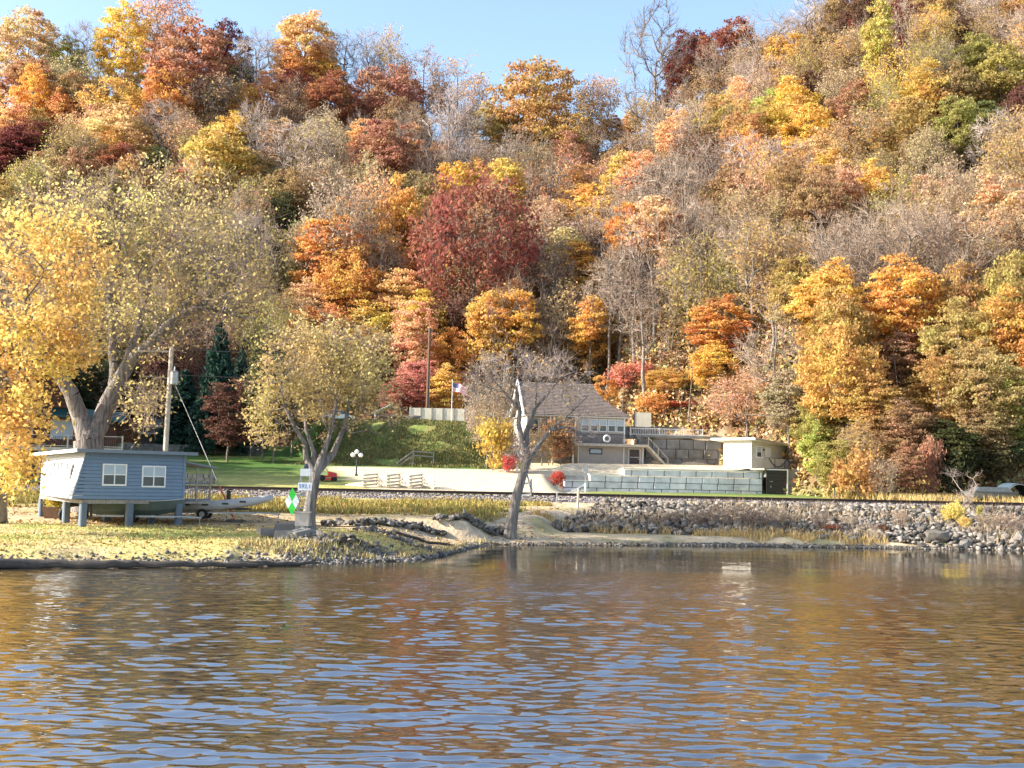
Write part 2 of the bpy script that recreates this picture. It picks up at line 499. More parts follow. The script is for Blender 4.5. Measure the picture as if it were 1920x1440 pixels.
# water: real waves on a grid that coarsens with distance
m, nt, out = newmat('river'); L = nt.links
b = N(nt, 'ShaderNodeBsdfPrincipled'); b.inputs['Base Color'].default_value = (.030, .024, .014, 1); b.inputs['Roughness'].default_value = .03
b.inputs['IOR'].default_value = 6.0
tc = N(nt, 'ShaderNodeTexCoord'); mp = N(nt, 'ShaderNodeMapping'); mp.inputs['Scale'].default_value = (1.2, 3.2, 1); L.new(tc.outputs['Object'], mp.inputs[0])
nz = N(nt, 'ShaderNodeTexNoise'); nz.inputs['Scale'].default_value = 2.2; nz.inputs['Detail'].default_value = 4; L.new(mp.outputs[0], nz.inputs['Vector'])
bp = N(nt, 'ShaderNodeBump'); bp.inputs['Strength'].default_value = 1
sp = N(nt, 'ShaderNodeSeparateXYZ'); L.new(tc.outputs['Object'], sp.inputs[0])
# a breeze band: small ripples grow from 36 m and die at about 52 m
r1 = N(nt, 'ShaderNodeMapRange'); r1.interpolation_type = 'SMOOTHSTEP'; r1.inputs['From Min'].default_value = 34; r1.inputs['From Max'].default_value = 41
r1.inputs['To Min'].default_value = .0008; r1.inputs['To Max'].default_value = .030
r2 = N(nt, 'ShaderNodeMapRange'); r2.interpolation_type = 'SMOOTHSTEP'; r2.inputs['From Min'].default_value = 47; r2.inputs['From Max'].default_value = 53
r2.inputs['To Min'].default_value = 1; r2.inputs['To Max'].default_value = .07
ad = N(nt, 'ShaderNodeMath'); ad.operation = 'MULTIPLY'
L.new(sp.outputs['Y'], r1.inputs['Value']); L.new(sp.outputs['Y'], r2.inputs['Value'])
L.new(r1.outputs[0], ad.inputs[0]); L.new(r2.outputs[0], ad.inputs[1]); L.new(ad.outputs[0], bp.inputs['Distance'])
L.new(nz.outputs['Fac'], bp.inputs['Height']); L.new(bp.outputs[0], b.inputs['Normal']); L.new(b.outputs[0], out.inputs[0])
wy = np.concatenate([[-300, -150, -60, -20, 0, 6, 9, 10.5], 11 * np.exp(np.arange(0, 2.06, .0023)), [88, 95, 110]])
wu = np.concatenate([[-60, -20, -8, -4, -2, -1.3, -.95, -.75, -.65], np.linspace(-.58, .58, 460), [.65, .75, .95, 1.3, 2, 4, 8, 20, 60]])
U, Yw = np.meshgrid(wu, wy)
Xw = U * np.maximum(Yw, 14)
H = np.zeros_like(Xw)
wr = np.random.default_rng(11)
for k in range(70):
    lam = .15 * (.85 / .15) ** wr.random() if k < 60 else 1.6 + 3.5 * wr.random()
    an = wr.normal(0, .27) + math.pi / 2 + .06
    kk = 2 * math.pi / lam
    slope = .0275 if k < 60 else .009
    amp = slope / kk
    res = np.clip(lam / (np.maximum(Yw, 14) * .0023 * 4), 0, 1) ** 1.2
    ph = kk * (Xw * math.cos(an) + Yw * math.sin(an)) + wr.random() * 6.28
    H += amp * res * (np.sin(ph) + .22 * np.sin(2 * ph + .5))
patch = .62 + .75 * fbm(Xw * .10, Yw * .2, 3, 77)
calm = 1 - .86 * sm(40, 52, Yw + Xw * .05 + 4 * (fbm(Xw * .12, Yw * .3, 2, 5) - .5))
fade = 1 - sm(.6, .9, np.abs(U))
H = H * patch * calm * fade * (Yw > 8)
wm = mesh_np('river', np.stack([Xw, Yw, H], -1).reshape(-1, 3), grid_faces(len(wu), len(wy)), 'river', True)
link('river', wm, kind='structure')


# ------------------------------------------------------------------ trees
def tubes(p0, p1, r0, r1, n):
    """Frusta between point arrays; n sides."""
    d = p1 - p0; L = np.linalg.norm(d, axis=1, keepdims=True) + 1e-9; t = d / L
    ref = np.where(np.abs(t[:, 2:3]) < .9, np.array([[0, 0, 1.]]), np.array([[1., 0, 0]]))
    a = np.cross(t, ref); a /= np.linalg.norm(a, axis=1, keepdims=True); b = np.cross(t, a)
    an = np.arange(n) * 2 * np.pi / n
    ring = a[:, None] * np.cos(an)[None, :, None] + b[:, None] * np.sin(an)[None, :, None]
    v0 = p0[:, None] + ring * r0[:, None, None]; v1 = p1[:, None] + ring * r1[:, None, None]
    V = np.concatenate([v0, v1], 1).reshape(-1, 3)
    k = np.arange(n); k2 = (k + 1) % n
    q = np.stack([k, k2, k2 + n, k + n], -1)
    F = (np.arange(len(p0)) * 2 * n)[:, None, None] + q[None]
    return V, F.reshape(-1, 4)


def join(parts):
    Vs, Fs, o = [], [], 0
    for V, F in parts:
        if len(V):
            Vs.append(V); Fs.append(F + o); o += len(V)
    return np.concatenate(Vs), np.concatenate(Fs)


def grow(rng, init, pts, r_tip=.02, expo=2.25, seg=.9, updist=1.4, jitter=.12, r_floor=None):
    """init: list of (pos, parent); pts: attractors in growth order. Returns nodes, parent, radius."""
    pos = [np.array(p, float) for p, _ in init]; par = [q for _, q in init]
    arr = np.zeros((len(init) + len(pts) * 6 + 10, 3)); n = len(pos); arr[:n] = pos
    plen = np.zeros(len(arr))
    for i in range(n):
        if par[i] >= 0:
            plen[i] = plen[par[i]] + np.linalg.norm(pos[i] - pos[par[i]])
    par = list(par)
    first = max(1, int(n * .0))
    for p in pts:
        d = p[None] - arr[:n]
        dist = np.linalg.norm(d, axis=1)
        cost = dist + .22 * plen[:n] + updist * np.maximum(0, -(d[:, 2]) + .25 * dist)
        j = int(np.argmin(cost))
        D = dist[j]
        k = int(min(5, max(1, round(D / seg))))
        prev = j; a = arr[j].copy()
        for q in range(1, k + 1):
            f = q / k
            c = a + (p - a) * f
            c[2] += -.10 * D * math.sin(math.pi * f)
            if q < k:
                c += rng.normal(0, jitter * D / k, 3)
            if n >= len(arr):
                break
            arr[n] = c; par.append(prev); plen[n] = plen[prev] + np.linalg.norm(c - arr[prev]); prev = n; n += 1
    arr = arr[:n]; par = np.array(par)
    acc = np.zeros(n); kids = np.zeros(n, int)
    for i in range(n - 1, -1, -1):
        if kids[i] == 0:
            acc[i] = r_tip ** expo
        if par[i] >= 0:
            acc[par[i]] += acc[i]; kids[par[i]] += 1
    r = acc ** (1 / expo)
    return arr, par, r, kids


def wood_mesh(name, arr, par, r, mat, thick=.06, trunk_r=None, flare=0.0):
    i = np.where(par >= 0)[0]
    p0 = arr[par[i]]; p1 = arr[i]; r1 = r[i]; r0 = np.minimum(r[par[i]], r[i] * 1.35)
    big = r1 > thick
    parts = []
    if big.any():
        parts.append(tubes(p0[big], p1[big], r0[big], r1[big], 7))
    if (~big).any():
        parts.append(tubes(p0[~big], p1[~big], r0[~big], r1[~big], 3))
    V, F = join(parts)
    return mesh_np(name, V, F, mat, True)


def leaf_quads(rng, C, size, up=.35):
    n = len(C)
    nrm = rng.normal(0, 1, (n, 3)); nrm[:, 2] += up * 2; nrm /= np.linalg.norm(nrm, axis=1, keepdims=True)
    ref = rng.normal(0, 1, (n, 3)); a = np.cross(nrm, ref); a /= np.linalg.norm(a, axis=1, keepdims=True) + 1e-9
    b = np.cross(nrm, a)
    s = size * (.6 + .8 * rng.random(n))[:, None]
    a = a * s * .5; b = b * s * .72
    V = np.stack([C - b, C + a - b * .1, C + b, C - a - b * .1], 1).reshape(-1, 3)
    F = np.arange(n * 4).reshape(-1, 4)
    return V, F


def make_tree(seed, shape='round', H=15., W=9., base=.28, nattr=220, leaves=6000, lsize=.32, sigma=.42, twigs=0,
              tl=1.1, bark='bark', twigmat='twig', gap=.3, r_tip=.022, lean=0.):
    """Returns dict with trunk, (twigs) and crown meshes in metres, standing on z=0."""
    rng = np.random.default_rng(seed)
    cz0 = H * base
    pts = []
    while len(pts) < nattr:
        u = rng.random(3) * 2 - 1
        z = (u[2] + 1) / 2
        if shape == 'round':
            w = math.sqrt(max(0, 1 - (2 * z - .85) ** 2 / 1.35)) if z < .98 else .3
        elif shape == 'oval':
            w = math.sin(math.pi * min(1, (z * .92 + .06)) ** .8) ** .7
        elif shape == 'tall':
            w = .95 * math.sin(math.pi * (z * .9 + .06)) ** .8
        elif shape == 'vase':
            w = .35 + .65 * z ** .6 if z < .85 else (1 - z) / .15 * .9
        else:
            w = 1
        rr = math.hypot(u[0], u[1])
        if rr > w:
            continue
        if rr < w * .45 and rng.random() < .6:
            continue
        p = np.array([u[0] * W / 2, u[1] * W / 2, cz0 + z * (H - cz0)])
        # holes between the boughs
        c = vnoise(np.array([p[0] * .33 + seed]), np.array([p[2] * .42 + p[1] * .37]), seed)[0]
        if c < gap:
            continue
        pts.append(p)
    pts = np.array(pts)
    c0 = np.array([0, 0, cz0 * .9])
    pts = pts[np.argsort(np.linalg.norm((pts - c0) * [1, 1, .7], axis=1))]
    init = [(np.array([0, 0, -0.6]), -1)]
    nt_ = 7
    wx, wy_ = rng.normal(0, .02, 2)
    top = .62 if shape == 'round' else (.5 if shape == 'vase' else .82)
    for k in range(1, nt_ + 1):
        z = H * top * k / nt_
        init.append((np.array([wx * z + lean * z + .10 * math.sin(k * 1.3 + seed), wy_ * z + .10 * math.cos(k * 1.7 + seed), z]), k - 1))
    arr, par, r, kids = grow(rng, init, pts, r_tip=r_tip)
    r[:nt_ + 1] = np.maximum(r[:nt_ + 1], H * .013 * (1 - .6 * np.arange(nt_ + 1) / nt_))
    out = {'H': H, 'W': W}
    out['trunk'] = wood_mesh('trunk', arr, par, r, bark)
    ends = np.where((kids <= 1) & (np.arange(len(arr)) > nt_ + 1))[0]
    dirs = arr[ends] - arr[par[ends]]; dirs /= np.linalg.norm(dirs, axis=1, keepdims=True) + 1e-9
    if twigs:
        k = twigs
        p0 = np.repeat(arr[ends], k, 0); dd = np.repeat(dirs, k, 0) + rng.normal(0, .55, (len(ends) * k, 3)); dd[:, 2] += .45
        dd /= np.linalg.norm(dd, axis=1, keepdims=True)
        ln = tl * (.5 + rng.random(len(dd)))[:, None]
        p1 = p0 + dd * ln
        A = tubes(p0, p1, np.full(len(p0), r_tip * .9), np.full(len(p0), r_tip * .3), 3)
        q0 = p0 + (p1 - p0) * (.3 + .5 * rng.random((len(p0), 1))); d2 = dd + rng.normal(0, .6, dd.shape); d2 /= np.linalg.norm(d2, axis=1, keepdims=True)
        q1 = q0 + d2 * ln * .6
        Bm = tubes(q0, q1, np.full(len(p0), r_tip * .6), np.full(len(p0), r_tip * .25), 3)
        q0b = p0 + (p1 - p0) * (.5 + .5 * rng.random((len(p0), 1))); d3 = dd + rng.normal(0, .6, dd.shape); d3 /= np.linalg.norm(d3, axis=1, keepdims=True)
        Cm = tubes(q0b, q0b + d3 * ln * .55, np.full(len(p0), r_tip * .55), np.full(len(p0), r_tip * .25), 3)
        V, F = join([A, Bm, Cm]); out['twigs'] = mesh_np('twigs', V, F, twigmat, True)
        ends_pts = np.concatenate([p1, q1, p0])
    else:
        ends_pts = arr[ends]
    if leaves:
        idx = rng.integers(0, len(ends_pts), leaves)
        C = ends_pts[idx] + rng.normal(0, sigma, (leaves, 3)) * [1.15, 1.15, .38]
        V, F = leaf_quads(rng, C, lsize)
        out['crown'] = mesh_np('crown', V, F, 'leaf', False, fattr=rng.random(len(F)))
    return out


def make_conifer(seed, H=14., W=7., mat='needle'):
    rng = np.random.default_rng(seed)
    parts = []; tr = []
    n = 46
    C = []
    for i in range(n):
        z = H * (.08 + .9 * i / n)
        R = W / 2 * (1 - i / n) ** .85 * (.85 + .3 * rng.random()) + .15
        for k in range(int(7 + 5 * (1 - i / n))):
            a = rng.random() * 6.28
            p0 = np.array([0, 0, z]); d = np.array([math.cos(a), math.sin(a), -.18])
            tr.append((p0, p0 + d * R))
            m_ = int(26 * R / (W / 2)) + 5
            t = rng.random(m_) ** .6
            q = p0 + d[None] * (t * R)[:, None]
            q += rng.normal(0, .13, q.shape) + np.array([0, 0, -.12]) * rng.random((m_, 1))
            C.append(q)
    C = np.concatenate(C)
    V, F = leaf_quads(rng, C, .34, .1)
    out = {'H': H, 'W': W, 'crown': mesh_np('crown', V, F, mat, False, fattr=rng.random(len(F)))}
    p0 = np.array([a for a, _ in tr] + [[0, 0, -.4]]); p1 = np.array([b for _, b in tr] + [[0, 0, H * .96]])
    r0 = np.array([.035] * len(tr) + [.2]); r1 = np.array([.012] * len(tr) + [.03])
    V, F = tubes(p0, p1, r0, r1, 5)
    out['trunk'] = mesh_np('trunk', V, F, 'bark', True)
    return out


def make_bush(seed, H=2.5, W=3., leaves=2200, lsize=.16, nattr=70, twigs=3, mat='bark_grey'):
    return make_tree(seed, 'vase' if seed % 2 else 'round', H, W, .12, nattr, leaves, lsize, .2, twigs, .5, mat, 'twig', .12, .01)


PROT = {
    'round': [make_tree(11, 'round', 15, 13, .26, 230, 14000, .27, .45, gap=.36), make_tree(12, 'round', 15, 13, .24, 250, 15000, .27, .48, gap=.40), make_tree(13, 'round', 15, 12, .30, 210, 13000, .27, .42, gap=.42), make_tree(14, 'oval', 15, 12, .28, 220, 13000, .27, .44, gap=.40)],
    'oval': [make_tree(21, 'oval', 16, 9, .22, 190, 11500, .26, .42, gap=.38), make_tree(22, 'oval', 16, 9.5, .25, 200, 12000, .26, .46, gap=.42), make_tree(23, 'tall', 16, 9, .2, 180, 11000, .26, .4, gap=.40), make_tree(24, 'round', 16, 9, .22, 180, 11000, .26, .4, gap=.44)],
    'tall': [make_tree(31, 'tall', 19, 7, .42, 120, 6500, .26, .4, bark='bark_grey', gap=.36), make_tree(32, 'tall', 19, 6.5, .5, 100, 5200, .26, .4, bark='bark', gap=.38)],
    'sparse': [make_tree(41, 'oval', 16, 10, .28, 170, 4200, .23, .5, 3, 1.2, 'bark_grey', r_tip=.028, gap=.38), make_tree(42, 'round', 15, 11, .3, 180, 4000, .23, .5, 3, 1.2, 'bark_grey', r_tip=.028, gap=.40),
               make_tree(43, 'vase', 16, 9, .35, 150, 3200, .23, .5, 3, 1.2, 'bark_pale', r_tip=.028, gap=.38)],
    'openoak': [make_tree(45, 'round', 15, 12.5, .32, 210, 8500, .25, .42, 2, .9, 'bark', r_tip=.026, gap=.47)],
    'bare': [make_tree(51, 'vase', 16, 9.5, .32, 170, 0, 0, 0, 4, 1.4, 'bark_pale', r_tip=.036, gap=.36), make_tree(52, 'round', 15, 11, .3, 170, 0, 0, 0, 4, 1.4, 'bark_pale', r_tip=.036, gap=.38),
             make_tree(53, 'oval', 17, 9, .3, 150, 0, 0, 0, 4, 1.4, 'bark', 'twig', r_tip=.036, gap=.38), make_tree(54, 'vase', 15, 10, .28, 160, 0, 0, 0, 4, 1.4, 'bark_grey', 'twig_pale', r_tip=.036, gap=.36), make_tree(55, 'tall', 16, 8, .35, 120, 0, 0, 0, 4, 1.3, 'bark_pale', 'twig_pale', r_tip=.036, gap=.36)],
    'baretall': [make_tree(61, 'tall', 20, 7, .45, 90, 0, 0, 0, 3, 1.3, 'bark_pale', r_tip=.036), make_tree(62, 'tall', 21, 7.5, .5, 80, 300, .26, .5, 3, 1.3, 'bark', 'twig', r_tip=.036)],
    'stark': [make_tree(71, 'round', 20, 12, .25, 75, 0, 0, 0, 4, 1.6, 'bark', 'twig_dark', r_tip=.05, gap=.2)],
    'conifer': [make_conifer(81, 14, 8), make_conifer(82, 13, 5)],
    'bush': [make_bush(91), make_bush(92), make_bush(93)],
    'sapling': [make_tree(97, 'vase', 3.2, 2.6, .2, 100, 0, 0, 0, 2, .4, 'twig_pale', 'twig_pale', .1, .009)],
    'barebush': [make_tree(95, 'vase', 2.6, 3, .1, 90, 350, .12, .25, 6, .6, 'bark_grey', 'twig', .1, .009)],
}

# crown colours (linear base colours of the leaves)
PAL = {
    'gold': (0.7, 0.45, 0.14), 'yellow': (0.745, 0.544, 0.174), 'pale_yellow': (0.697, 0.571, 0.277), 'orange': (0.66, 0.37, 0.13), 'pale_orange': (0.721, 0.460, 0.250),
    'peach': (0.62, 0.43, 0.24), 'rust': (0.46, 0.235, 0.145), 'maroon': (0.34, 0.135, 0.085), 'crimson': (0.2, 0.07, 0.055), 'brown': (0.38, 0.25, 0.13),
    'tan': (0.48, 0.37, 0.22), 'pink_tan': (0.47, 0.35, 0.24), 'olive': (0.38, 0.34, 0.12), 'green': (0.201, 0.226, 0.091), 'dark_green': (0.095, 0.10, 0.045), 'gold_brown': (0.5, 0.35, 0.14),
    'scarlet': (0.52, 0.13, 0.09), 'pink_red': (0.58, 0.26, 0.2), 'bluegreen': (0.040, 0.077, 0.056), 'lime': (0.566, 0.515, 0.163), 'none': (0.294, 0.252, 0.210), 'oxblood': (0.17, 0.085, 0.06),
}


def tree_at(name, proto, colr, loc, H, W, label, cat='tree', group=None, rz=None, tilt=0.0):
    p = PROT[proto][RND.randrange(len(PROT[proto]))]
    t = thing(name, label, cat, loc, RND.random() * 6.28 if rz is None else rz, group)
    t.scale = (W / p['W'], W / p['W'], H / p['H'])
    t.rotation_euler[0] = tilt
    c = PAL[colr]
    j = [max(0, min(1, v * (1 + RND.uniform(-.10, .10)))) for v in c]
    for k in ('trunk', 'twigs', 'crown'):
        if k in p:
            o = link(k, p[k], t)
            if k == 'crown':
                o.color = (*j, 1)
    return t


CWORD = {'gold': 'golden orange', 'yellow': 'bright yellow', 'pale_yellow': 'pale yellow', 'orange': 'deep orange', 'pale_orange': 'pale orange', 'peach': 'pale peach', 'rust': 'rusty red orange',
         'maroon': 'maroon', 'crimson': 'dark crimson', 'brown': 'brown leaved', 'tan': 'tan', 'pink_tan': 'pinkish tan', 'olive': 'olive green', 'green': 'green leaved',
         'dark_green': 'dark green', 'gold_brown': 'golden brown', 'scarlet': 'scarlet', 'pink_red': 'pinkish red', 'bluegreen': 'blue green', 'lime': 'yellow green', 'none': 'bare grey', 'oxblood': 'dark red brown'}


def base_for(px, ybase):
    """Distance at which the ground under photo column px shows at row ybase."""
    Ys = np.arange(96, 246, .5)
    d = _f * FPX + _r * (px - 960)
    best = None
    prev = None
    for Yv in Ys:
        q = P(px, ybase, Yv)
        g = gz(q.x, Yv)
        if g >= q.z:
            return Yv, q.x, g
    q = P(px, ybase, 240)
    return 240., q.x, gz(q.x, 240)


# trees that can be picked out one by one: (column, crown top row, crown width, crown height, build, colour, label or None)
HERO = [
    (45, 22, 150, 120, 'round', 'pale_yellow', 'large pale yellow tree on the skyline at the far end of the ridge'),
    (125, 66, 70, 70, 'oval', 'lime', None), (60, 112, 120, 90, 'round', 'rust', 'rusty tree just below the large pale yellow skyline tree'),
    (235, 6, 120, 90, 'round', 'yellow', 'bright yellow skyline tree touching the pale peach skyline tree'), (305, -14, 110, 110, 'sparse', 'peach', 'pale peach thin crowned tree at the highest point of the skyline'),
    (352, 38, 170, 170, 'round', 'rust', 'broad rusty red tree standing beside the dark maroon skyline tree'), (422, 42, 90, 120, 'round', 'crimson', 'dark crimson tree breaking the skyline'), (318, 120, 120, 120, 'round', 'orange', None),
    (440, 110, 80, 90, 'round', 'dark_green', 'dark green tree in shade under the dark crimson skyline tree'), (215, 150, 150, 110, 'round', 'gold', None), (135, 108, 110, 90, 'sparse', 'tan', None), (215, 200, 160, 120, 'round', 'pale_orange', None),
    (570, 10, 120, 120, 'oval', 'pale_orange', 'pale orange oval tree alone on the skyline'), (560, 98, 120, 70, 'round', 'orange', None), (550, 128, 90, 80, 'round', 'maroon', None), (622, 134, 110, 110, 'round', 'maroon', None), (615, 105, 70, 60, 'round', 'gold', None),
    (722, 122, 140, 130, 'round', 'rust', 'rusty red round tree on the saddle of the ridge'), (765, 150, 70, 90, 'round', 'maroon', None), (730, 62, 70, 90, 'sparse', 'peach', None), (690, 60, 90, 100, 'bare', 'none', None), (790, 90, 90, 110, 'sparse', 'pink_tan', None), (860, 116, 110, 90, 'sparse', 'pale_orange', None),
    (640, 60, 80, 100, 'bare', 'none', None), (480, 60, 100, 130, 'bare', 'none', None), (160, 50, 90, 100, 'bare', 'none', None), (150, 170, 90, 60, 'bare', 'none', None),
    (728, 224, 160, 150, 'round', 'rust', 'bright rust round tree above the big maroon oak'), (700, 270, 110, 110, 'round', 'rust', None), (845, 170, 150, 180, 'bare', 'none', 'large bare grey tree between the bright rust tree and the golden oak'), (770, 200, 80, 130, 'bare', 'none', None),
    (1000, 112, 180, 170, 'round', 'gold_brown', 'big golden brown oak crown standing clear against the sky'), (930, 190, 110, 110, 'round', 'gold_brown', 'golden brown shoulder tree hugging the big golden brown oak'), (1080, 180, 110, 120, 'sparse', 'gold_brown', None), (1120, 150, 90, 120, 'sparse', 'peach', None), (1060, 215, 140, 110, 'round', 'gold_brown', None),
    (1228, 8, 150, 250, 'stark', 'none', 'tall dark bare tree silhouetted alone on the skyline'), (1295, 56, 110, 110, 'round', 'crimson', 'crimson tree at the left end of the right hand ridge top'), (1370, 40, 130, 120, 'round', 'maroon', None), (1325, 130, 110, 70, 'sparse', 'pale_orange', None), (1300, 90, 110, 100, 'round', 'crimson', None), (1215, 190, 90, 90, 'sparse', 'peach', None),
    (1440, 20, 140, 140, 'bare', 'none', None), (1520, -20, 130, 130, 'bare', 'none', None),
    (60, 232, 150, 110, 'round', 'crimson', None), (20, 240, 110, 110, 'round', 'crimson', None), (150, 262, 120, 90, 'round', 'crimson', None), (215, 270, 130, 100, 'round', 'maroon', 'maroon tree under the golden orange slope trees behind the cottonwood'), (260, 300, 80, 70, 'round', 'crimson', None),
    (400, 240, 180, 160, 'round', 'gold', 'big golden orange tree standing on the slope above the dark spruce'), (350, 300, 120, 110, 'round', 'pale_orange', None), (450, 290, 110, 120, 'round', 'gold', None), (540, 320, 120, 110, 'round', 'brown', None), (600, 318, 80, 80, 'oval', 'orange', None),
    (300, 190, 120, 110, 'bare', 'none', None), (470, 200, 130, 130, 'bare', 'none', None), (560, 230, 160, 130, 'bare', 'none', None), (360, 150, 120, 90, 'bare', 'none', None), (620, 250, 120, 110, 'bare', 'none', None), (410, 150, 100, 80, 'bare', 'none', None),
    (885, 330, 230, 250, 'openoak', 'maroon', 'big maroon oak in front of the slope above the flagpole'), (850, 560, 110, 110, 'sparse', 'oxblood', None),
    (610, 400, 150, 180, 'oval', 'orange', 'deep orange maple on the slope above the slender riverbank tree'), (660, 470, 150, 150, 'round', 'orange', None), (570, 520, 110, 120, 'oval', 'pale_orange', None), (620, 340, 170, 200, 'sparse', 'pink_tan', None), (600, 570, 150, 120, 'round', 'orange', None), (690, 560, 130, 120, 'oval', 'gold', None),
    (745, 330, 110, 190, 'oval', 'gold', None), (700, 330, 110, 170, 'sparse', 'pale_orange', None), (790, 430, 100, 130, 'oval', 'orange', None), (750, 500, 110, 140, 'oval', 'pale_orange', None),
    (1128, 308, 80, 90, 'oval', 'orange', 'small orange tree perched above a column of golden foliage'), (1140, 370, 100, 120, 'tall', 'gold', None), (1040, 280, 130, 150, 'sparse', 'pale_orange', None), (975, 300, 90, 80, 'oval', 'yellow', None), (1030, 400, 130, 160, 'sparse', 'peach', None), (960, 520, 130, 160, 'oval', 'pale_orange', None),
    (1445, 170, 100, 110, 'oval', 'lime', 'yellow green tree with golden tree beside it on the upper right slope'), (1515, 190, 120, 160, 'oval', 'gold', None), (1600, 60, 90, 90, 'oval', 'orange', 'orange tree next to the slim yellow green ridge tree'), (1648, -4, 65, 160, 'tall', 'lime', 'slim yellow green tree rising between maroon crowns'),
    (1720, -10, 140, 110, 'round', 'crimson', None), (1620, 0, 80, 90, 'round', 'maroon', None), (1830, 60, 100, 130, 'oval', 'olive', None), (1880, 80, 120, 160, 'oval', 'olive', None), (1800, 180, 120, 130, 'round', 'olive', None), (1660, 160, 120, 120, 'sparse', 'olive', None),
    (1830, 20, 70, 60, 'oval', 'orange', None), (1560, 280, 120, 120, 'oval', 'gold', None), (1640, 300, 110, 150, 'oval', 'gold', None), (1745, 330, 130, 130, 'round', 'peach', None), (1860, 310, 130, 110, 'round', 'pink_tan', None), (1880, 210, 130, 130, 'bare', 'none', None), (1640, 320, 90, 110, 'bare', 'none', None),
    (1740, 250, 120, 110, 'round', 'brown', None), (1850, 190, 90, 110, 'oval', 'green', None), (1330, 260, 120, 120, 'sparse', 'oxblood', None), (1400, 250, 120, 140, 'bare', 'none', None), (1480, 260, 110, 120, 'bare', 'none', None), (1250, 180, 110, 130, 'bare', 'none', None),
    (1555, 480, 150, 170, 'oval', 'gold', 'broad golden tree on the slope above the boathouse roof end'), (1580, 610, 160, 180, 'round', 'gold', None), (1540, 400, 130, 120, 'bare', 'none', None), (1350, 545, 130, 120, 'oval', 'orange', None), (1340, 640, 110, 90, 'round', 'gold', None), (1400, 700, 150, 100, 'sparse', 'peach', None),
    (1800, 560, 150, 170, 'round', 'gold_brown', None), (1850, 640, 160, 170, 'round', 'gold_brown', None), (1760, 650, 120, 150, 'oval', 'gold_brown', None), (1640, 700, 110, 130, 'oval', 'gold_brown', None), (1700, 740, 110, 130, 'oval', 'brown', None), (1900, 700, 90, 140, 'oval', 'olive', None),
    (1690, 620, 90, 110, 'oval', 'rust', 'rusty red tree glowing in the shaded wood beside the golden brown trees'), (1480, 690, 110, 130, 'oval', 'tan', None), (1540, 740, 110, 110, 'round', 'olive', None), (1780, 780, 120, 110, 'oval', 'dark_green', None), (1850, 760, 110, 110, 'oval', 'brown', None), (1620, 790, 100, 90, 'sparse', 'gold_brown', None),
    (1280, 250, 80, 70, 'sparse', 'gold_brown', None), (1060, 590, 110, 100, 'oval', 'gold', None), (1120, 600, 90, 90, 'oval', 'gold_brown', None), (540, 560, 100, 120, 'sparse', 'brown', None), (460, 400, 140, 140, 'bare', 'none', None), (330, 420, 110, 120, 'round', 'brown', None),
    (480, 520, 90, 120, 'sparse', 'brown', None), (1290, 380, 150, 190, 'bare', 'none', 'large forked bare tree in the middle of the slope above the boathouse'), (1410, 400, 150, 180, 'bare', 'none', None), (1230, 400, 130, 170, 'bare', 'none', None), (1160, 470, 90, 120, 'baretall', 'none', None), (1200, 350, 120, 150, 'sparse', 'tan', None),
]
DONE = []   # (px, crown centre row, colour, build, object)
HFAC = {'openoak': 1.45, 'round': 1.30, 'oval': 1.26, 'tall': 1.75, 'sparse': 1.38, 'bare': 1.42, 'baretall': 1.8, 'stark': 1.2, 'conifer': 1.05}


def hill_tree(px, ytop, w, h, build, colr, label, jitter=0):
    Hp = h * HFAC[build]
    Yd, x, g = base_for(px, ytop + Hp)
    s = Yd / FPX
    H = max(5, min(34, (g and (P(px, ytop, Yd).z - g)))); W = w * s * (1.0 if build != 'stark' else 1)
    W = max(4.5, min(20, W))
    nm = {'bare': 'bare_tree', 'baretall': 'bare_tree', 'stark': 'bare_tree', 'sparse': 'thin_leaved_tree', 'conifer': 'spruce_tree'}.get(build, 'autumn_tree')
    t = tree_at(nm, build, colr, (x, Yd, g), H, W, label or '', 'tree', 'trees on the wooded bluff')
    DONE.append([px, ytop + h / 2, colr, build, t, Yd, h])
    return t


for hpx, hy, hw, hh, hb, hc, hl in HERO:
    hill_tree(hpx, hy, hw, hh, hb, hc, hl)

# the rest of the wood: trees wherever the slope is still open
def region_colour(px, py):
    r = RND.random()
    if py > 600 and px > 1500:
        return RND.choice([('round', 'gold_brown'), ('oval', 'gold'), ('round', 'gold_brown'), ('sparse', 'brown'), ('round', 'olive'), ('bare', 'none')])
    if px < 560 and py > 330:
        return RND.choice([('sparse', 'olive'), ('bare', 'none'), ('round', 'brown'), ('sparse', 'brown'), ('round', 'gold_brown'), ('round', 'dark_green')])
    if px > 1200 and py < 420:
        return RND.choice([('bare', 'none'), ('bare', 'none'), ('sparse', 'olive'), ('oval', 'pale_orange'), ('round', 'brown'), ('sparse', 'gold_brown'), ('sparse', 'gold'), ('sparse', 'tan'), ('round', 'oxblood'), ('oval', 'gold_brown'), ('oval', 'gold')])
    if 930 < px < 1300 and py > 430:
        return RND.choice([('baretall', 'none'), ('baretall', 'none'), ('tall', 'pale_orange'), ('sparse', 'peach'), ('tall', 'gold'), ('baretall', 'none')])
    if px > 1200:
        return RND.choice([('bare', 'none'), ('bare', 'none'), ('sparse', 'tan'), ('sparse', 'pink_tan'), ('sparse', 'olive'), ('oval', 'pale_orange'), ('bare', 'none'), ('sparse', 'peach'), ('round', 'brown'), ('sparse', 'gold_brown')])
    return RND.choice([('bare', 'none'), ('bare', 'none'), ('sparse', 'pale_orange'), ('oval', 'orange'), ('sparse', 'pink_tan'), ('round', 'gold'), ('sparse', 'tan'), ('round', 'brown'), ('oval', 'gold'), ('sparse', 'peach'), ('oval', 'pale_orange'), ('round', 'gold_brown')])


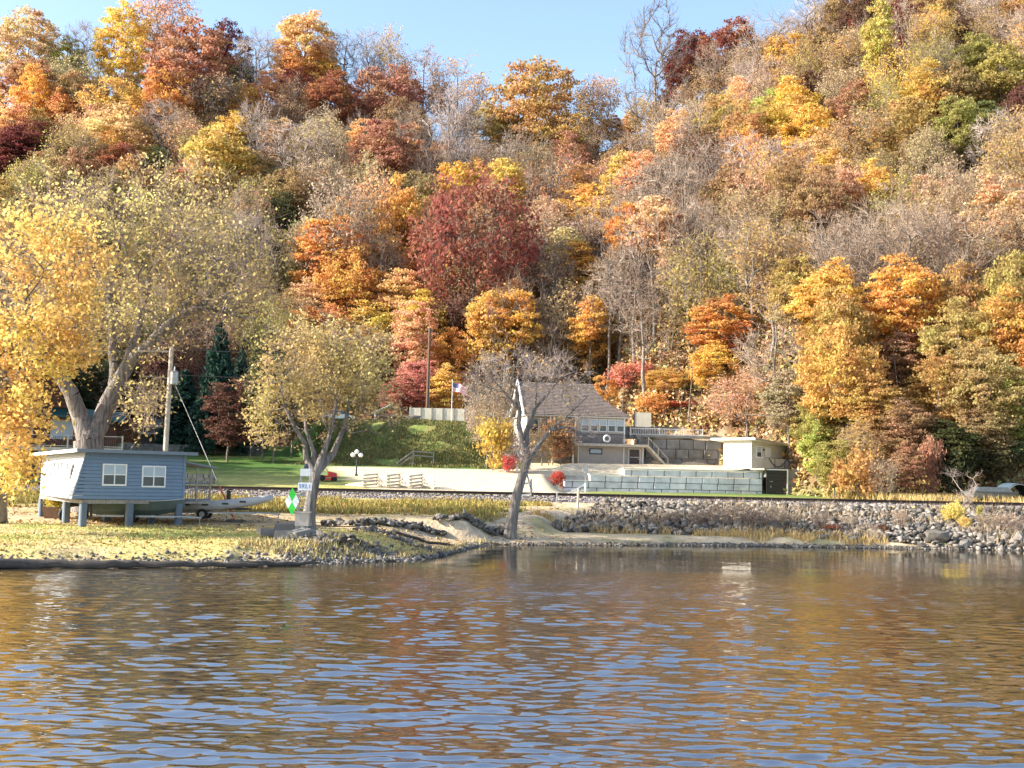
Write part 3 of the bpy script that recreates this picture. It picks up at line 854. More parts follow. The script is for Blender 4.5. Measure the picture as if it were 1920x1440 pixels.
tries = 0; placed = [(d[4].location.x, d[4].location.y) for d in DONE]
nfill = 0
for i in range(64):      # the open stand of tall thin trunks behind the house
    Yd = RND.uniform(152, 196); px = RND.uniform(905, 1330); x = (px - 960) * Yd / FPX; g = gz(x, Yd)
    py = 893 + .021 * (px - 960) - (g - 4) * FPX / Yd; H = RND.uniform(15, 21)
    bd, cl = RND.choice([('baretall', 'none'), ('baretall', 'none'), ('baretall', 'none'), ('tall', 'gold'), ('tall', 'peach'), ('tall', 'pale_orange')])
    t = tree_at('bare_tree' if bd == 'baretall' else 'autumn_tree', bd, cl, (x, Yd, g), H, H * .34, '', 'tree', 'trees on the wooded bluff')
    DONE.append([px, py - H * .6 * FPX / Yd, cl, bd, t, Yd, H * FPX / Yd]); placed.append((x, Yd))
while nfill < 400 and tries < 24000:
    tries += 1
    Yd = RND.uniform(100, 243); x = RND.uniform(-.50, .50) * Yd
    if Yd < float(toe_y(x)) + 3:
        continue
    lim = 3.9 if Yd < 200 else 4.6
    if any((x - a) ** 2 + (Yd - b_) ** 2 < lim * lim for a, b_ in placed):
        continue
    px = 960 + FPX * x / Yd; g = gz(x, Yd)
    py = 893 + .021 * (px - 960) - (g - 4) * FPX / Yd
    bd, cl = region_colour(px, py - 60)
    H = RND.uniform(10, 16) if bd not in ('tall', 'baretall') else RND.uniform(13, 18)
    if Yd > 225:
        H = RND.uniform(7, 10)
    if 1120 < px < 1290 and Yd > 200:
        H = RND.uniform(7, 9)
    W = H * RND.uniform(.5, .72)
    nm = {'bare': 'bare_tree', 'baretall': 'bare_tree', 'sparse': 'thin_leaved_tree'}.get(bd, 'autumn_tree')
    t = tree_at(nm, bd, cl, (x, Yd, g), H, W, '', 'tree', 'trees on the wooded bluff')
    DONE.append([px, py - H * .6 * FPX / Yd, cl, bd, t, Yd, H * FPX / Yd])
    placed.append((x, Yd)); nfill += 1

# labels for the hill trees: kind, colour and the landmark each one stands by
LAND = [(45, 80, 'the large pale yellow skyline tree'), (305, 30, 'the pale peach skyline tree'), (422, 90, 'the dark crimson skyline tree'), (570, 70, 'the pale orange skyline tree'), (722, 180, 'the rusty tree on the saddle'),
        (728, 290, 'the bright rust round tree'), (1000, 200, 'the golden brown oak'), (1228, 100, 'the lone dark bare skyline tree'), (1445, 220, 'the yellow green slope tree'), (1648, 60, 'the slim yellow green ridge tree'),
        (1600, 100, 'the orange ridge tree'), (400, 310, 'the big golden tree above the spruce'), (885, 450, 'the big maroon oak'), (610, 490, 'the deep orange maple'), (1128, 350, 'the small perched orange tree'), (845, 260, 'the large bare tree by the oak'),
        (1555, 560, 'the broad golden slope tree'), (1690, 670, 'the rusty tree in the shaded wood'), (1290, 470, 'the large forked bare tree'), (235, 50, 'the bright yellow skyline tree'), (1080, 720, 'the brown house roof'), (1430, 820, 'the white boathouse'),
        (400, 660, 'the dark spruce'), (215, 320, 'the maroon tree behind the cottonwood'), (1700, 860, 'the red sumac'), (1880, 915, 'the grey boats on the trailer'), (770, 720, 'the red and yellow bushes'), (1850, 360, 'the pinkish slope tree')]
SHAPEW = {'openoak': 'round tree', 'round': 'round tree', 'oval': 'oval tree', 'tall': 'slender tree', 'sparse': 'thin tree', 'bare': 'leafless tree', 'baretall': 'slender leafless tree', 'stark': 'leafless tree'}


def direction(dx, dy):
    a = math.degrees(math.atan2(-dy, dx)) % 360
    return ['to the right of', 'up and right of', 'above', 'up and left of', 'to the left of', 'down and left of', 'below', 'down and right of'][int((a + 22.5) // 45) % 8]


todo = {}
for d in DONE:
    if d[4]['label']:
        continue
    px, py, cl, bd = d[:4]
    lx, ly, ln = min(LAND, key=lambda q: (q[0] - px) ** 2 + (q[1] - py) ** 2)
    key = (CWORD[cl].replace('bare grey', 'grey'), SHAPEW[bd], direction(px - lx, py - ly), ln)
    if math.hypot(px - lx, py - ly) < 18:
        key = key[:2] + ('right in front of' if py > ly else 'close behind',) + key[3:]
    todo.setdefault(key, []).append((math.hypot(px - lx, py - ly), d))
ORD = ['', 'second ', 'third ', 'fourth ', 'fifth ', 'sixth ', 'seventh ', 'eighth ', 'ninth ', 'tenth ', 'eleventh ', 'twelfth ', 'thirteenth ', 'fourteenth ', 'fifteenth ', 'sixteenth ', 'seventeenth ', 'eighteenth ']
for key, v in todo.items():
    v.sort(key=lambda q: q[0])
    for i, (_, d) in enumerate(v):
        lab = f"{ORD[min(i, 17)]}{key[0]} {key[1]} {key[2]} {key[3]}"
        
        d[4]['label'] = lab


# ------------------------------------------------------------------ more materials
solid('siding_blue', (.155, .225, .315), .55, .05, 3, dirt=.12)
solid('siding_sunlit', (.60, .62, .66), .5, .04, 3, dirt=.1)  # sunlit copy of the blue siding: the sun's glare is put into the colour
solid('plastic_tarp', (.04, .07, .10), .95, .1, 4)  # darkened in place of the shade by the wood
solid('trim_white', (.78, .78, .76), .45, .04, 5, dirt=.1)
solid('roof_fascia', (.15, .19, .23), .5, .08, 4)
solid('roof_dark', (.07, .07, .075), .8, .2, 8, bump=.005)
solid('post_blue', (.11, .145, .19), .7, .1, 4, dirt=.25)
solid('wood_grey', (.28, .25, .22), .85, .3, 4, bump=.004, bscale=30, stretch=(6, 6, .6))
solid('wood_brown', (.13, .075, .045), .8, .25, 4, bump=.004, bscale=20)
solid('wood_pale', (.50, .44, .35), .85, .25, 4, bump=.004, bscale=20)
solid('log_brown', (.085, .035, .022), .7, .25, 3)
solid('metal_green', (.008, .05, .043), .6, .08, 3)
solid('metal_grey', (.36, .37, .38), .4, .1, 5, metal=.6)
solid('metal_dark', (.03, .03, .032), .5, .2, 6)
solid('rail_rust', (.035, .02, .015), .7, .3, 8)
solid('tie_dark', (.03, .024, .02), .9, .35, 5)
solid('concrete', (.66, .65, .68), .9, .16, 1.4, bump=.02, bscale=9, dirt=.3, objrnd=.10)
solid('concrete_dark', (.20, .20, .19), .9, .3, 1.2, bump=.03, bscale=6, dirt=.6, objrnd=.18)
solid('concrete_pale', (.66, .65, .60), .85, .1, 2, bump=.01, bscale=9, dirt=.25)
solid('panel_cream', (.66, .60, .47), .8, .08, 2, dirt=.12)
solid('wall_taupe', (.42, .37, .32), .75, .06, 2, dirt=.12)
solid('wall_cream', (.62, .585, .50), .7, .05, 2, dirt=.1)
solid('stone_veneer', (.23, .21, .20), .85, .3, 6, bump=.02, bscale=7)
solid('shingle', (.23, .18, .15), .9, .3, 3, bump=.01, bscale=14, dirt=.2)
solid('door_dark', (.05, .032, .034), .5, .1, 4)
solid('garage_dark', (.025, .025, .028), .5, .15, 4)
solid('boat_cover', (.07, .08, .085), .95, .2, 4)  # shade at the wood's edge is put into this dark colour
solid('boat_grey', (.46, .46, .45), .35, .08, 3, dirt=.15)
solid('boat_green', (.06, .085, .075), .4, .15, 3)
solid('tyre', (.018, .018, .018), .85, .2, 8)
solid('rock', (.125, .110, .092), .9, .4, 2.2, bump=.06, bscale=5, dirt=.35, objrnd=.75)
solid('ballast', (.17, .15, .145), .95, .35, 6, bump=.08, bscale=5, objrnd=.3)
solid('slab', (.20, .19, .175), .9, .2, 1.5, bump=.03, bscale=6, dirt=.3, objrnd=.2)
solid('green_mark', (.03, .62, .05), .45, .04, 3)
solid('white_mark', (.80, .81, .80), .45, .03, 3)
solid('blue_text', (.03, .16, .40), .5, .02, 3)
solid('red_paint', (.55, .03, .03), .4, .08, 4)
solid('orange_guard', (.75, .13, .07), .5, .05, 3)
solid('blue_flag', (.02, .04, .20), .8, .05, 3)
solid('red_flag', (.55, .03, .05), .8, .05, 3)
solid('white_flag', (.80, .80, .78), .8, .03, 3)
solid('log_drift', (.055, .045, .037), .9, .35, 3, bump=.02, bscale=12, stretch=(.6, 4, 4))
solid('rope_blue', (.02, .05, .12), .8, .1, 6)
solid('plastic_blue', (.04, .12, .35), .5, .05, 4)
solid('globe', (.85, .84, .80), .25, .02, 3)
solid('path_sand', (.52, .42, .29), .95, .18, 1.5, bump=.03, bscale=8)
solid('grass_blade', (.46, .34, .12), .9, .3, .6)
solid('car_white', (.75, .76, .78), .25, .03, 3)
glassmat('glass')
glassmat('glass_pale', (.34, .42, .50), .15)


# ------------------------------------------------------------------ blue cabin on stilts
def lap_wall(b, a, c, z0, z1, z0c=None, z1c=None, lap=.14, th=.06, skew0=0.0):
    """Lapped boards between bottom points a and c (x,y); z1/z1c top heights at each end; skew0 moves the start outwards at the bottom."""
    z0c = z0 if z0c is None else z0c; z1c = z1 if z1c is None else z1c
    a = Vector((a[0], a[1], 0)); c = Vector((c[0], c[1], 0)); t = (c - a).normalized(); nrm = Vector((t.y, -t.x, 0))
    lap *= 1.3; n = int(round(max(z1 - z0, z1c - z0c) / lap))
    bk = -nrm * .012; b.hexa([a + bk + Vector((0, 0, z0)), c + bk + Vector((0, 0, z0c)), c - nrm * th + Vector((0, 0, z0c)), a - nrm * th + Vector((0, 0, z0)), a + bk + Vector((0, 0, z1)), c + bk + Vector((0, 0, z1c)), c - nrm * th + Vector((0, 0, z1c)), a - nrm * th + Vector((0, 0, z1))])
    for i in range(n):
        f0, f1 = (i + .16) / n, (i + 1) / n
        s0 = skew0 * (1 - f0); s1 = skew0 * (1 - f1)
        A0 = a - t * s0 + Vector((0, 0, z0 + (z1 - z0) * f0)); A1 = a - t * s1 + Vector((0, 0, z0 + (z1 - z0) * f1))
        C0 = c + Vector((0, 0, z0c + (z1c - z0c) * f0)); C1 = c + Vector((0, 0, z0c + (z1c - z0c) * f1))
        o0 = nrm * .045; o1 = nrm * .006
        b.hexa([A0 + o0, C0 + o0, C0 - nrm * .01, A0 - nrm * .01, A1 + o1, C1 + o1, C1 - nrm * .01, A1 - nrm * .01])


def window(parent, c, w, h, t, nrm, panes=(2, 2), frame='trim_white', glass='glass', fw=.07, depth=.06, name='window', sill=False):
    """Framed window: c centre of the opening on the wall, t along the wall, nrm outwards. Frame part with pane sub-parts."""
    c = Vector(c); t = Vector(t).normalized(); nrm = Vector(nrm).normalized(); z = Vector((0, 0, 1))
    b = B()

    def bx(u0, u1, v0, v1, d0, d1):
        p = [c + t * u + z * v + nrm * d for u, v, d in ((u0, v0, d0), (u1, v0, d0), (u1, v0, d1), (u0, v0, d1), (u0, v1, d0), (u1, v1, d0), (u1, v1, d1), (u0, v1, d1))]
        b.hexa(p)
    W, Hh = w / 2, h / 2
    bx(-W - fw, W + fw, -Hh - fw * 1.2, -Hh, -.02, depth + (.02 if sill else 0)); bx(-W - fw, W + fw, Hh, Hh + fw, -.02, depth)
    bx(-W - fw, -W, -Hh, Hh, -.02, depth); bx(W, W + fw, -Hh, Hh, -.02, depth)
    nx, nz_ = panes
    for i in range(1, nx):
        u = -W + w * i / nx; bx(u - .03, u + .03, -Hh, Hh, -.02, depth * .8)
    for j in range(1, nz_):
        v = -Hh + h * j / nz_
        for i in range(nx):
            u0 = -W + w * i / nx + (.03 if i else 0); u1 = -W + w * (i + 1) / nx - (.03 if i < nx - 1 else 0)
            bx(u0, u1, v - .025, v + .025, -.02, depth * .7)
    fr = b.add(name, frame, parent)
    for i in range(nx):
        for j in range(nz_):
            u0 = -W + w * i / nx + .03 * (i > 0); u1 = -W + w * (i + 1) / nx - .03 * (i < nx - 1)
            v0 = -Hh + h * j / nz_ + .025 * (j > 0); v1 = -Hh + h * (j + 1) / nz_ - .025 * (j < nz_ - 1)
            q = B(); d = .030
            q.hexa([c + t * u + z * v + nrm * dd for u, v, dd in ((u0, v0, .01), (u1, v0, .01), (u1, v0, d), (u0, v0, d), (u0, v1, .01), (u1, v1, .01), (u1, v1, d), (u0, v1, d))])
            q.add('pane', glass if j == 0 or glass != 'glass' else 'glass_pale', fr)
    return fr


c0 = P(157, 935, 60.0)
hut = thing('stilt_cabin', 'blue grey lapboard cabin raised on concrete stilts beside the river', 'cabin', (c0.x, 60.0, 0), math.radians(35))
FL, FR, SL = 2.38, 5.2, 8.9      # floor height, front length, side length (local x = along front, local y = back)
TP, TB = 4.77, 4.62              # roof edge at the front, at the back
b = B(); lap_wall(b, (0, 0), (FR, 0), FL, TP, FL - .02, TP - .02, .145, skew0=.62); b.add('front_wall', 'siding_blue', hut)
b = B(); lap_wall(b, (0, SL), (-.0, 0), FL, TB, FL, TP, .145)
for i, v in enumerate(b.v):      # near edge slanted so the diagonal light boundary is built into the wall shape
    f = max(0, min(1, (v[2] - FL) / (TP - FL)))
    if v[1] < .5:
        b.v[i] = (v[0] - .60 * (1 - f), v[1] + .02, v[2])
b.add('side_wall', 'siding_sunlit', hut)
b = B(); lap_wall(b, (FR, 0.0), (FR, SL), FL, TP, FL, TB, .145); lap_wall(b, (FR, SL), (0, SL), FL, TB, FL, TB, .145); b.add('rear_wall', 'siding_blue', hut)
b = B(); b.box(-.05, FR, .06, SL, FL - .22, FL - .02); b.add('floor_deck', 'wood_grey', hut)
b = B(); b.extr([(-.55, -.55, TP + .02), (FR + .45, -.55, TP), (FR + .45, -.55, TP + .12), (-.55, -.55, TP + .14)], (0, SL + 1.1, TB - TP - .04)); b.add('roof', 'roof_dark', hut)
b = B(); b.hexa([(-.58, -.60, TP + .0), (FR + .48, -.60, TP - .02), (FR + .48, -.555, TP - .02), (-.58, -.555, TP), (-.58, -.60, TP + .17), (FR + .48, -.60, TP + .15), (FR + .48, -.555, TP + .15), (-.58, -.555, TP + .17)]); b.add('fascia', 'roof_fascia', hut)
b = B(); b.hexa([(-.60, -.55, TP), (-.56, -.55, TP), (-.56, SL + .55, TB - .04), (-.60, SL + .55, TB - .04), (-.60, -.55, TP + .17), (-.56, -.55, TP + .17), (-.56, SL + .55, TB + .13), (-.60, SL + .55, TB + .13)]); b.add('fascia', 'trim_white', hut)
b = B(); b.box(FR - .10, FR + .03, -.05, -.03, FL, TP - .03); b.add('corner_board', 'siding_blue', hut)
window(hut, (1.48, -.03, 3.66), 1.10, .98, (1, 0, 0), (0, -1, 0)); window(hut, (3.52, -.03, 3.60), 1.12, .98, (1, 0, 0), (0, -1, 0))
for y in (1.75, 4.35, 5.95):
    window(hut, (-.03 - (.30 if y < 2 else .1), y, 3.72), .42, .98, (0, -1, 0), (-1, 0, 0), (1, 2), fw=.06, depth=.10, glass='glass_pale')
stl = [(.0, .0), (2.35, .0), (3.9, 1.2), (4.95, 0.0), (0, 3.2), (0, 8.4), (2.4, 4.2), (4.9, 4.2), (4.9, 8.4), (2.4, 8.4)]
for x, y in stl:
    w = Vector((c0.x, 60, 0)) + Matrix.Rotation(math.radians(35), 3, 'Z') @ Vector((x, y, 0))
    b = B(); b.prism([(x - .17, y - .12), (x - .12, y - .17), (x + .12, y - .17), (x + .17, y - .12), (x + .17, y + .17), (x - .17, y + .17)], gz(w.x, w.y) - .4, FL - .2)
    b.add('stilt', 'post_blue', hut)
# screened porch on the far end
b = B(); b.box(FR + .06, FR + 1.55, .1, 3.4, FL - .20, FL - .08); b.add('porch_floor', 'wood_grey', hut)
b = B(); b.hexa([(FR + .05, -.1, 4.35), (FR + 1.75, -.1, 4.08), (FR + 1.75, 3.6, 4.08), (FR + .05, 3.6, 4.35), (FR + .05, -.1, 4.43), (FR + 1.75, -.1, 4.16), (FR + 1.75, 3.6, 4.16), (FR + .05, 3.6, 4.43)]); b.add('porch_roof', 'roof_fascia', hut)
for x in (FR + .75, FR + 1.50):
    b = B(); b.box(x - .04, x + .04, .12, .20, FL - .08, 4.1); b.add('porch_post', 'wood_grey', hut)
b = B(); b.box(FR + .1, FR + 1.5, .13, .19, FL + .85, FL + .93); b.box(FR + .1, FR + 1.5, .13, .19, FL - .02, FL + .06); b.add('railing', 'post_blue', hut)
rl = hut.children[-1]
for k in range(11):
    x = FR + .16 + k * .128; b = B(); b.box(x - .016, x + .016, .145, .175, FL + .06, FL + .85); b.add('baluster', 'wood_grey', rl)

# under and beside the cabin
R35 = Matrix.Rotation(math.radians(35), 3, 'Z')


def hutp(x, y):
    w = Vector((c0.x, 60, 0)) + R35 @ Vector((x, y, 0)); return w


def boat_hull(b, L, W, Hh, bow=.35, n=14):
    """Open hull along +x, keel at z=0."""
    rows = []
    for i in range(n + 1):
        f = i / n
        wv = W / 2 * (1 - max(0, (f - .55) / .45) ** 2.2 * .97)
        k = max(0, (f - .6) / .4) ** 2 * bow
        rows.append([(f * L, -wv, Hh + k * .4), (f * L, -wv * .86, Hh * .35 + k * .5), (f * L, -wv * .55, k), (f * L, 0, k - .02), (f * L, wv * .55, k), (f * L, wv * .86, Hh * .35 + k * .5), (f * L, wv, Hh + k * .4)])
    base = len(b.v)
    for r_ in rows:
        b.v += r_
    for i in range(n):
        for j in range(6):
            b.f.append((base + i * 7 + j, base + i * 7 + j + 1, base + (i + 1) * 7 + j + 1, base + (i + 1) * 7 + j)); b.mi.append(b.cur)
    b.f.append(tuple(base + j for j in range(7))); b.mi.append(b.cur)
    return rows


def trailer(parent, L, z, mat='metal_grey', wx=.45):
    b = B(); b.bar((0, -.55, z), (L, -.55, z), .07, .09); b.bar((0, .55, z), (L, .55, z), .07, .09)
    for x in (.3, L * .5, L - .2):
        b.bar((x, -.52, z), (x, .52, z), .06, .06)
    b.bar((L, 0, z), (L + 1.3, 0, z - .05), .08, .08); b.bar((L, -.55, z), (L + .7, 0, z), .06, .06); b.bar((L, .55, z), (L + .7, 0, z), .06, .06)
    b.tube([(L + 1.2, 0, z), (L + 1.2, 0, z - .55)], .03, 6)
    b.add('trailer_frame', mat, parent)
    for s in (-.72, .72):
        b = B(); b.tube([(L * wx, s - .09, z - .1), (L * wx, s + .09, z - .1)], .30, 16); w = b.add('wheel', 'tyre', parent)
        b = B(); b.tube([(L * wx, s - .105, z - .1), (L * wx, s + .105, z - .1)], .15, 12); b.add('rim', 'metal_grey', w)


w = hutp(1.6, 1.6); g = gz(w.x, w.y)
bt = thing('fishing_boat', 'dark green open boat on its trailer parked between the stilts under the cabin', 'boat', (w.x - .6, w.y, g), math.radians(10))
b = B(); rows = boat_hull(b, 4.6, 1.6, .75)
for v in range(len(b.v)):
    q = b.v[v]; b.v[v] = (q[0], q[1], q[2] + .55)
b.add('hull', 'boat_green', bt)
b = B(); b.tube([(r_[0][0], r_[0][1], r_[0][2] + .55) for r_ in rows] + [(r_[6][0], r_[6][1], r_[6][2] + .55) for r_ in reversed(rows)], .035, 5); b.add('gunwale', 'metal_grey', bt)
b = B(); b.box(1.0, 1.35, -.68, .68, 1.0, 1.06); b.box(2.4, 2.75, -.66, .66, 1.0, 1.06); b.add('bench_seat', 'wood_grey', bt)
b = B(); b.box(-.35, .02, -.18, .18, .95, 1.45); b.box(-.22, -.10, -.08, .08, .35, .95); b.add('outboard_motor', 'metal_dark', bt)
trailer(bt, 4.2, .48)

w = P(345, 965, 66.0)
pb = thing('inflatable_boat', 'long grey inflatable boat with dark handholds on a trailer past the cabin', 'boat', (w.x - 1.8, 66.0, gz(w.x, 66)), math.radians(4))
for s in (-.62, .62):
    b = B(); pts = []; rr = []
    for i in range(15):
        f = i / 14; pts.append((f * 6.6, s * (1 - .75 * max(0, (f - .72) / .28) ** 2), .86 + .50 * max(0, (f - .45) / .55) ** 1.5)); rr.append(.27 * (1 if f < .8 else 1 - (f - .8) * 2.2) * (.6 if i == 0 else 1))
    b.tube(pts, rr, 12); tb = b.add('side_tube', 'boat_grey', pb, smooth=True)
    for fx in (1.9, 2.9, 4.0, 4.95):
        q = B(); zz = .86 + .5 * max(0, (fx / 6.6 - .45) / .55) ** 1.5; q.box(fx, fx + .34, s - .285, s + .285, zz + .02, zz + .12); q.add('handhold', 'metal_dark', tb)
b = B(); b.box(.3, 5.4, -.45, .45, .66, .76); b.add('boat_floor', 'metal_dark', pb)
b = B(); b.box(4.1, 4.3, -.12, .12, .76, 1.7); b.bar((4.2, -.2, 1.7), (4.2, .35, 1.75), .05, .05); b.add('steering_console', 'metal_dark', pb)
trailer(pb, 5.8, .5, wx=.5)

w = hutp(-.1, 1.6)
b = B(); g = gz(w.x, w.y)
b.hexa([(-.5, -.3, 0), (.5, -.3, 0), (.5, .3, 0), (-.5, .3, 0), (-.65, -.4, .62), (.65, -.4, .62), (.65, .4, .62), (-.65, .4, .62)])
w = P(104, 965, 66.0); g = gz(w.x, 66)
pl = thing('planter', 'brown half barrel planter with yellowing leaves between the two side stilts', 'planter', (w.x, 66.0, g))
b.add('tub', 'wood_brown', pl)
bp_ = link('foliage', PROT['bush'][0]['crown'], pl, (0, 0, .35)); bp_.scale = (.42, .42, .3); bp_.color = (.5, .42, .08, 1)
w = P(138, 960, 64.5); g = gz(w.x, 64.5)
mt = thing('covered_motorbike', 'black covered motorbike standing between the stilts at the cabin corner', 'motorbike', (w.x, 64.5, g), math.radians(60))
b = B()
for x in (-.65, .65):
    b.tube([(x, -.06, .33), (x, .06, .33)], .33, 18)
b.add('wheel', 'tyre', mt)
b = B(); b.tube([(-.75, 0, .5), (-.45, 0, .95), (0, 0, 1.0), (.3, 0, 1.18), (.75, 0, .6)], [.12, .27, .25, .22, .13], 10); b.add('cover', 'metal_dark', mt, smooth=True)
w = P(300, 975, 62.0); g = gz(w.x, 62)
st = thing('boat_ladder', 'black metal boarding ladder with white buoys leaning under the cabin end', 'ladder', (w.x, 63.2, g), math.radians(20))
b = B(); b.bar((-.9, -.2, .05), (.35, -.2, 1.45), .07, .07); b.bar((-.9, .2, .05), (.35, .2, 1.45), .07, .07); b.add('rail', 'metal_dark', st)
b = B()
for k in range(6):
    f = (k + .5) / 6; b.bar((-.9 + 1.25 * f, -.2, .05 + 1.4 * f), (-.9 + 1.25 * f, .2, .05 + 1.4 * f), .1, .03)
b.add('rung', 'metal_dark', st)
for q in ((-.75, -.3, .5), (-.35, -.3, 1.0), (.1, -.32, 1.35)):
    b = B().sphere(q, .12, 8, 6); b.add('buoy', 'globe', st, smooth=True)


# ------------------------------------------------------------------ utility poles and wires
def pole(name, label, px, ytop, Yd, r, mat='wood_pale', lean=.02):
    x = P(px, 900, Yd).x; g = gz(x, Yd); zt = P(px, ytop, Yd).z
    t = thing(name, label, 'utility pole', (x, Yd, g))
    b = B(); b.tube([(0, 0, -.5), (lean * (zt - g), 0, zt - g)], [r, r * .72], 10); b.add('shaft', mat, t)
    return t, zt - g, x, g


up1, h1, x1, g1 = pole('utility_pole', 'weathered utility pole with grey transformer rising behind the blue cabin roof', 306, 648, 70, .17, 'wood_pale', .015)
b = B(); b.bar((-1.9, 0, h1 - .35), (.1, 0, h1 - .35), .09, .11); b.bar((-1.2, 0, h1 - .38), (0, 0, h1 - 1.0), .03, .03); b.add('crossarm', 'wood_grey', up1)
for x in (-1.8, -1.2, -.6):
    b = B(); b.tube([(x, 0, h1 - .3), (x, 0, h1 - .24), (x, 0, h1 - .2), (x, 0, h1 - .12)], [.03, .06, .04, .05], 8); b.add('insulator', 'globe', up1)
b = B(); b.tube([(.42, -.1, h1 - 2.35), (.42, -.1, h1 - 2.3), (.42, -.1, h1 - 1.6), (.42, -.1, h1 - 1.5)], [.20, .24, .24, .14], 14); b.add('transformer', 'metal_grey', up1)
b = B(); b.tube([(.42, -.1, h1 - 1.5), (.42, -.1, h1 - 1.25)], [.05, .03], 8); b.bar((0, 0, h1 - 1.9), (.3, -.06, h1 - 1.9), .06, .1); b.add('bushing', 'globe', up1)
b = B(); b.bar((-1.5, 0, h1 - 1.85), (0, 0, h1 - 1.95), .05, .05); b.add('secondary_arm', 'wood_grey', up1)
a = Vector((x1 + .3, 70, g1 + h1 - 2.0)); e = P(441, 985, 66); e.z = gz(e.x, 66)
d = (e - a)
gw = thing('guy_wire', 'thin guy wire sloping from the transformer pole to the bank beside the inflatable boat', 'guy wire', tuple(e))
b = B(); b.tube([tuple(a - e), (0, 0, 0)], .02, 5); b.add('cable', 'metal_grey', gw)
b = B(); b.tube([tuple((a - e) * .24), (0, 0, 0)], .045, 6); b.add('guard', 'orange_guard', gw)
b = B(); b.box(-.5, .35, -.15, .2, -.1, .16); b.add('anchor_block', 'rock', gw)
up2, h2, x2, g2 = pole('utility_pole', 'brown utility pole behind the cream panel wall', 797, 614, 139, .20, 'wood_brown', .008)
b = B(); b.bar((-.5, 0, h2 - .3), (.5, 0, h2 - .3), .08, .1); b.add('crossarm', 'wood_grey', up2)
b = B(); b.tube([(.24, -.05, h2 - 5), (.24, -.05, 0)], .04, 6); b.add('conduit', 'metal_grey', up2)


def wire(label, p, q, sag=1.0, r=.018):
    p = Vector(p); q = Vector(q); o = p
    pts = [tuple(p + (q - p) * f - Vector((0, 0, 4 * sag * f * (1 - f))) - o) for f in [i / 16 for i in range(17)]]
    t = B().tube(pts, r, 4).add('overhead_wire', 'metal_dark', None, tuple(o)); tag(t, label, 'wire', 'overhead wires')


wire('upper overhead wire running from the transformer pole past the dark spruce', (x1 - .6, 70, g1 + h1 - .12), (x2, 139, g2 + h2 - .2), 1.2)
wire('lower overhead wire running from the transformer pole past the dark spruce', (x1, 70, g1 + h1 - 1.7), (x2, 139, g2 + h2 - 1.6), 1.6)
wire('overhead wire leading from the transformer pole into the cottonwood', (x1 - 1.8, 70, g1 + h1 - .12), (x1 - 34, 90, g1 + h1 + 1), 1.3)

# ------------------------------------------------------------------ railway: ballast, ties, rails
RY = 90.0
Xb = np.arange(-110, 110.1, .6); prof = [(-3.0, -.22), (-2.1, -.02), (-1.8, .10), (1.8, .10), (2.1, -.02), (2.8, -.2)]
V = []
for dy, dz in prof:
    zz = ground_z(Xb, np.full_like(Xb, RY)) * 0 + 2.40
    V.append(np.stack([Xb, np.full_like(Xb, RY + dy), zz + dz + .02], -1))
V = np.stack(V, 0).reshape(-1, 3)
ballast = link('railway_bed', mesh_np('railway_bed', V, grid_faces(len(Xb), len(prof)), 'ballast'), kind='structure')


def rock_shape(seed, n=0, flat=.7):
    rng = np.random.default_rng(seed)
    import bmesh
    bm = bmesh.new(); bmesh.ops.create_icosphere(bm, subdivisions=1, radius=.5)
    s = rng.uniform(.6, 1.1, 3); s[2] *= flat
    for v in bm.verts:
        k = 1 + rng.uniform(-.42, .28)
        v.co = Vector((v.co.x * s[0] * k, v.co.y * s[1] * k, v.co.z * s[2] * k))
    me = bpy.data.meshes.new('rock'); bm.to_mesh(me); bm.free()
    return me


ROCKS = [rock_shape(100 + i) for i in range(12)]
RV = []
for me in ROCKS:
    v = np.array([q.co[:] for q in me.vertices]); f = np.array([q.vertices[:] for q in me.polygons]); RV.append((v, f))
    me.materials.append(MATS['rock'])


def rock_field(name, parent, pos, size, mat, rng, kind='stuff'):
    """Many rocks joined into one mass of real stones."""
    Vs, Fs, o, R_ = [], [], 0, []
    for i in range(len(pos)):
        v, f = RV[rng.integers(0, 12)]
        a = rng.uniform(0, 6.28); ti = rng.uniform(-.5, .5)
        c, s = math.cos(a), math.sin(a)
        b2 = rng.uniform(-.6, .6); M_ = np.array([[c, -s, 0], [s, c, 0], [0, 0, 1]]) @ np.array([[math.cos(b2), 0, math.sin(b2)], [0, 1, 0], [-math.sin(b2), 0, math.cos(b2)]]) @ np.array([[1, 0, 0], [0, math.cos(ti), -math.sin(ti)], [0, math.sin(ti), math.cos(ti)]])
        Vs.append((v @ M_.T) * size[i] + pos[i]); Fs.append(f + o); o += len(v)
    me = mesh_np(name, np.concatenate(Vs), np.concatenate(Fs), mat)
    a = me.attributes.new('tone', 'FLOAT', 'FACE'); a.data.foreach_set('value', np.repeat(rng.random(len(pos)), [len(f) for f in Fs]).astype(np.float32))
    return link(name, me, parent, kind=kind)


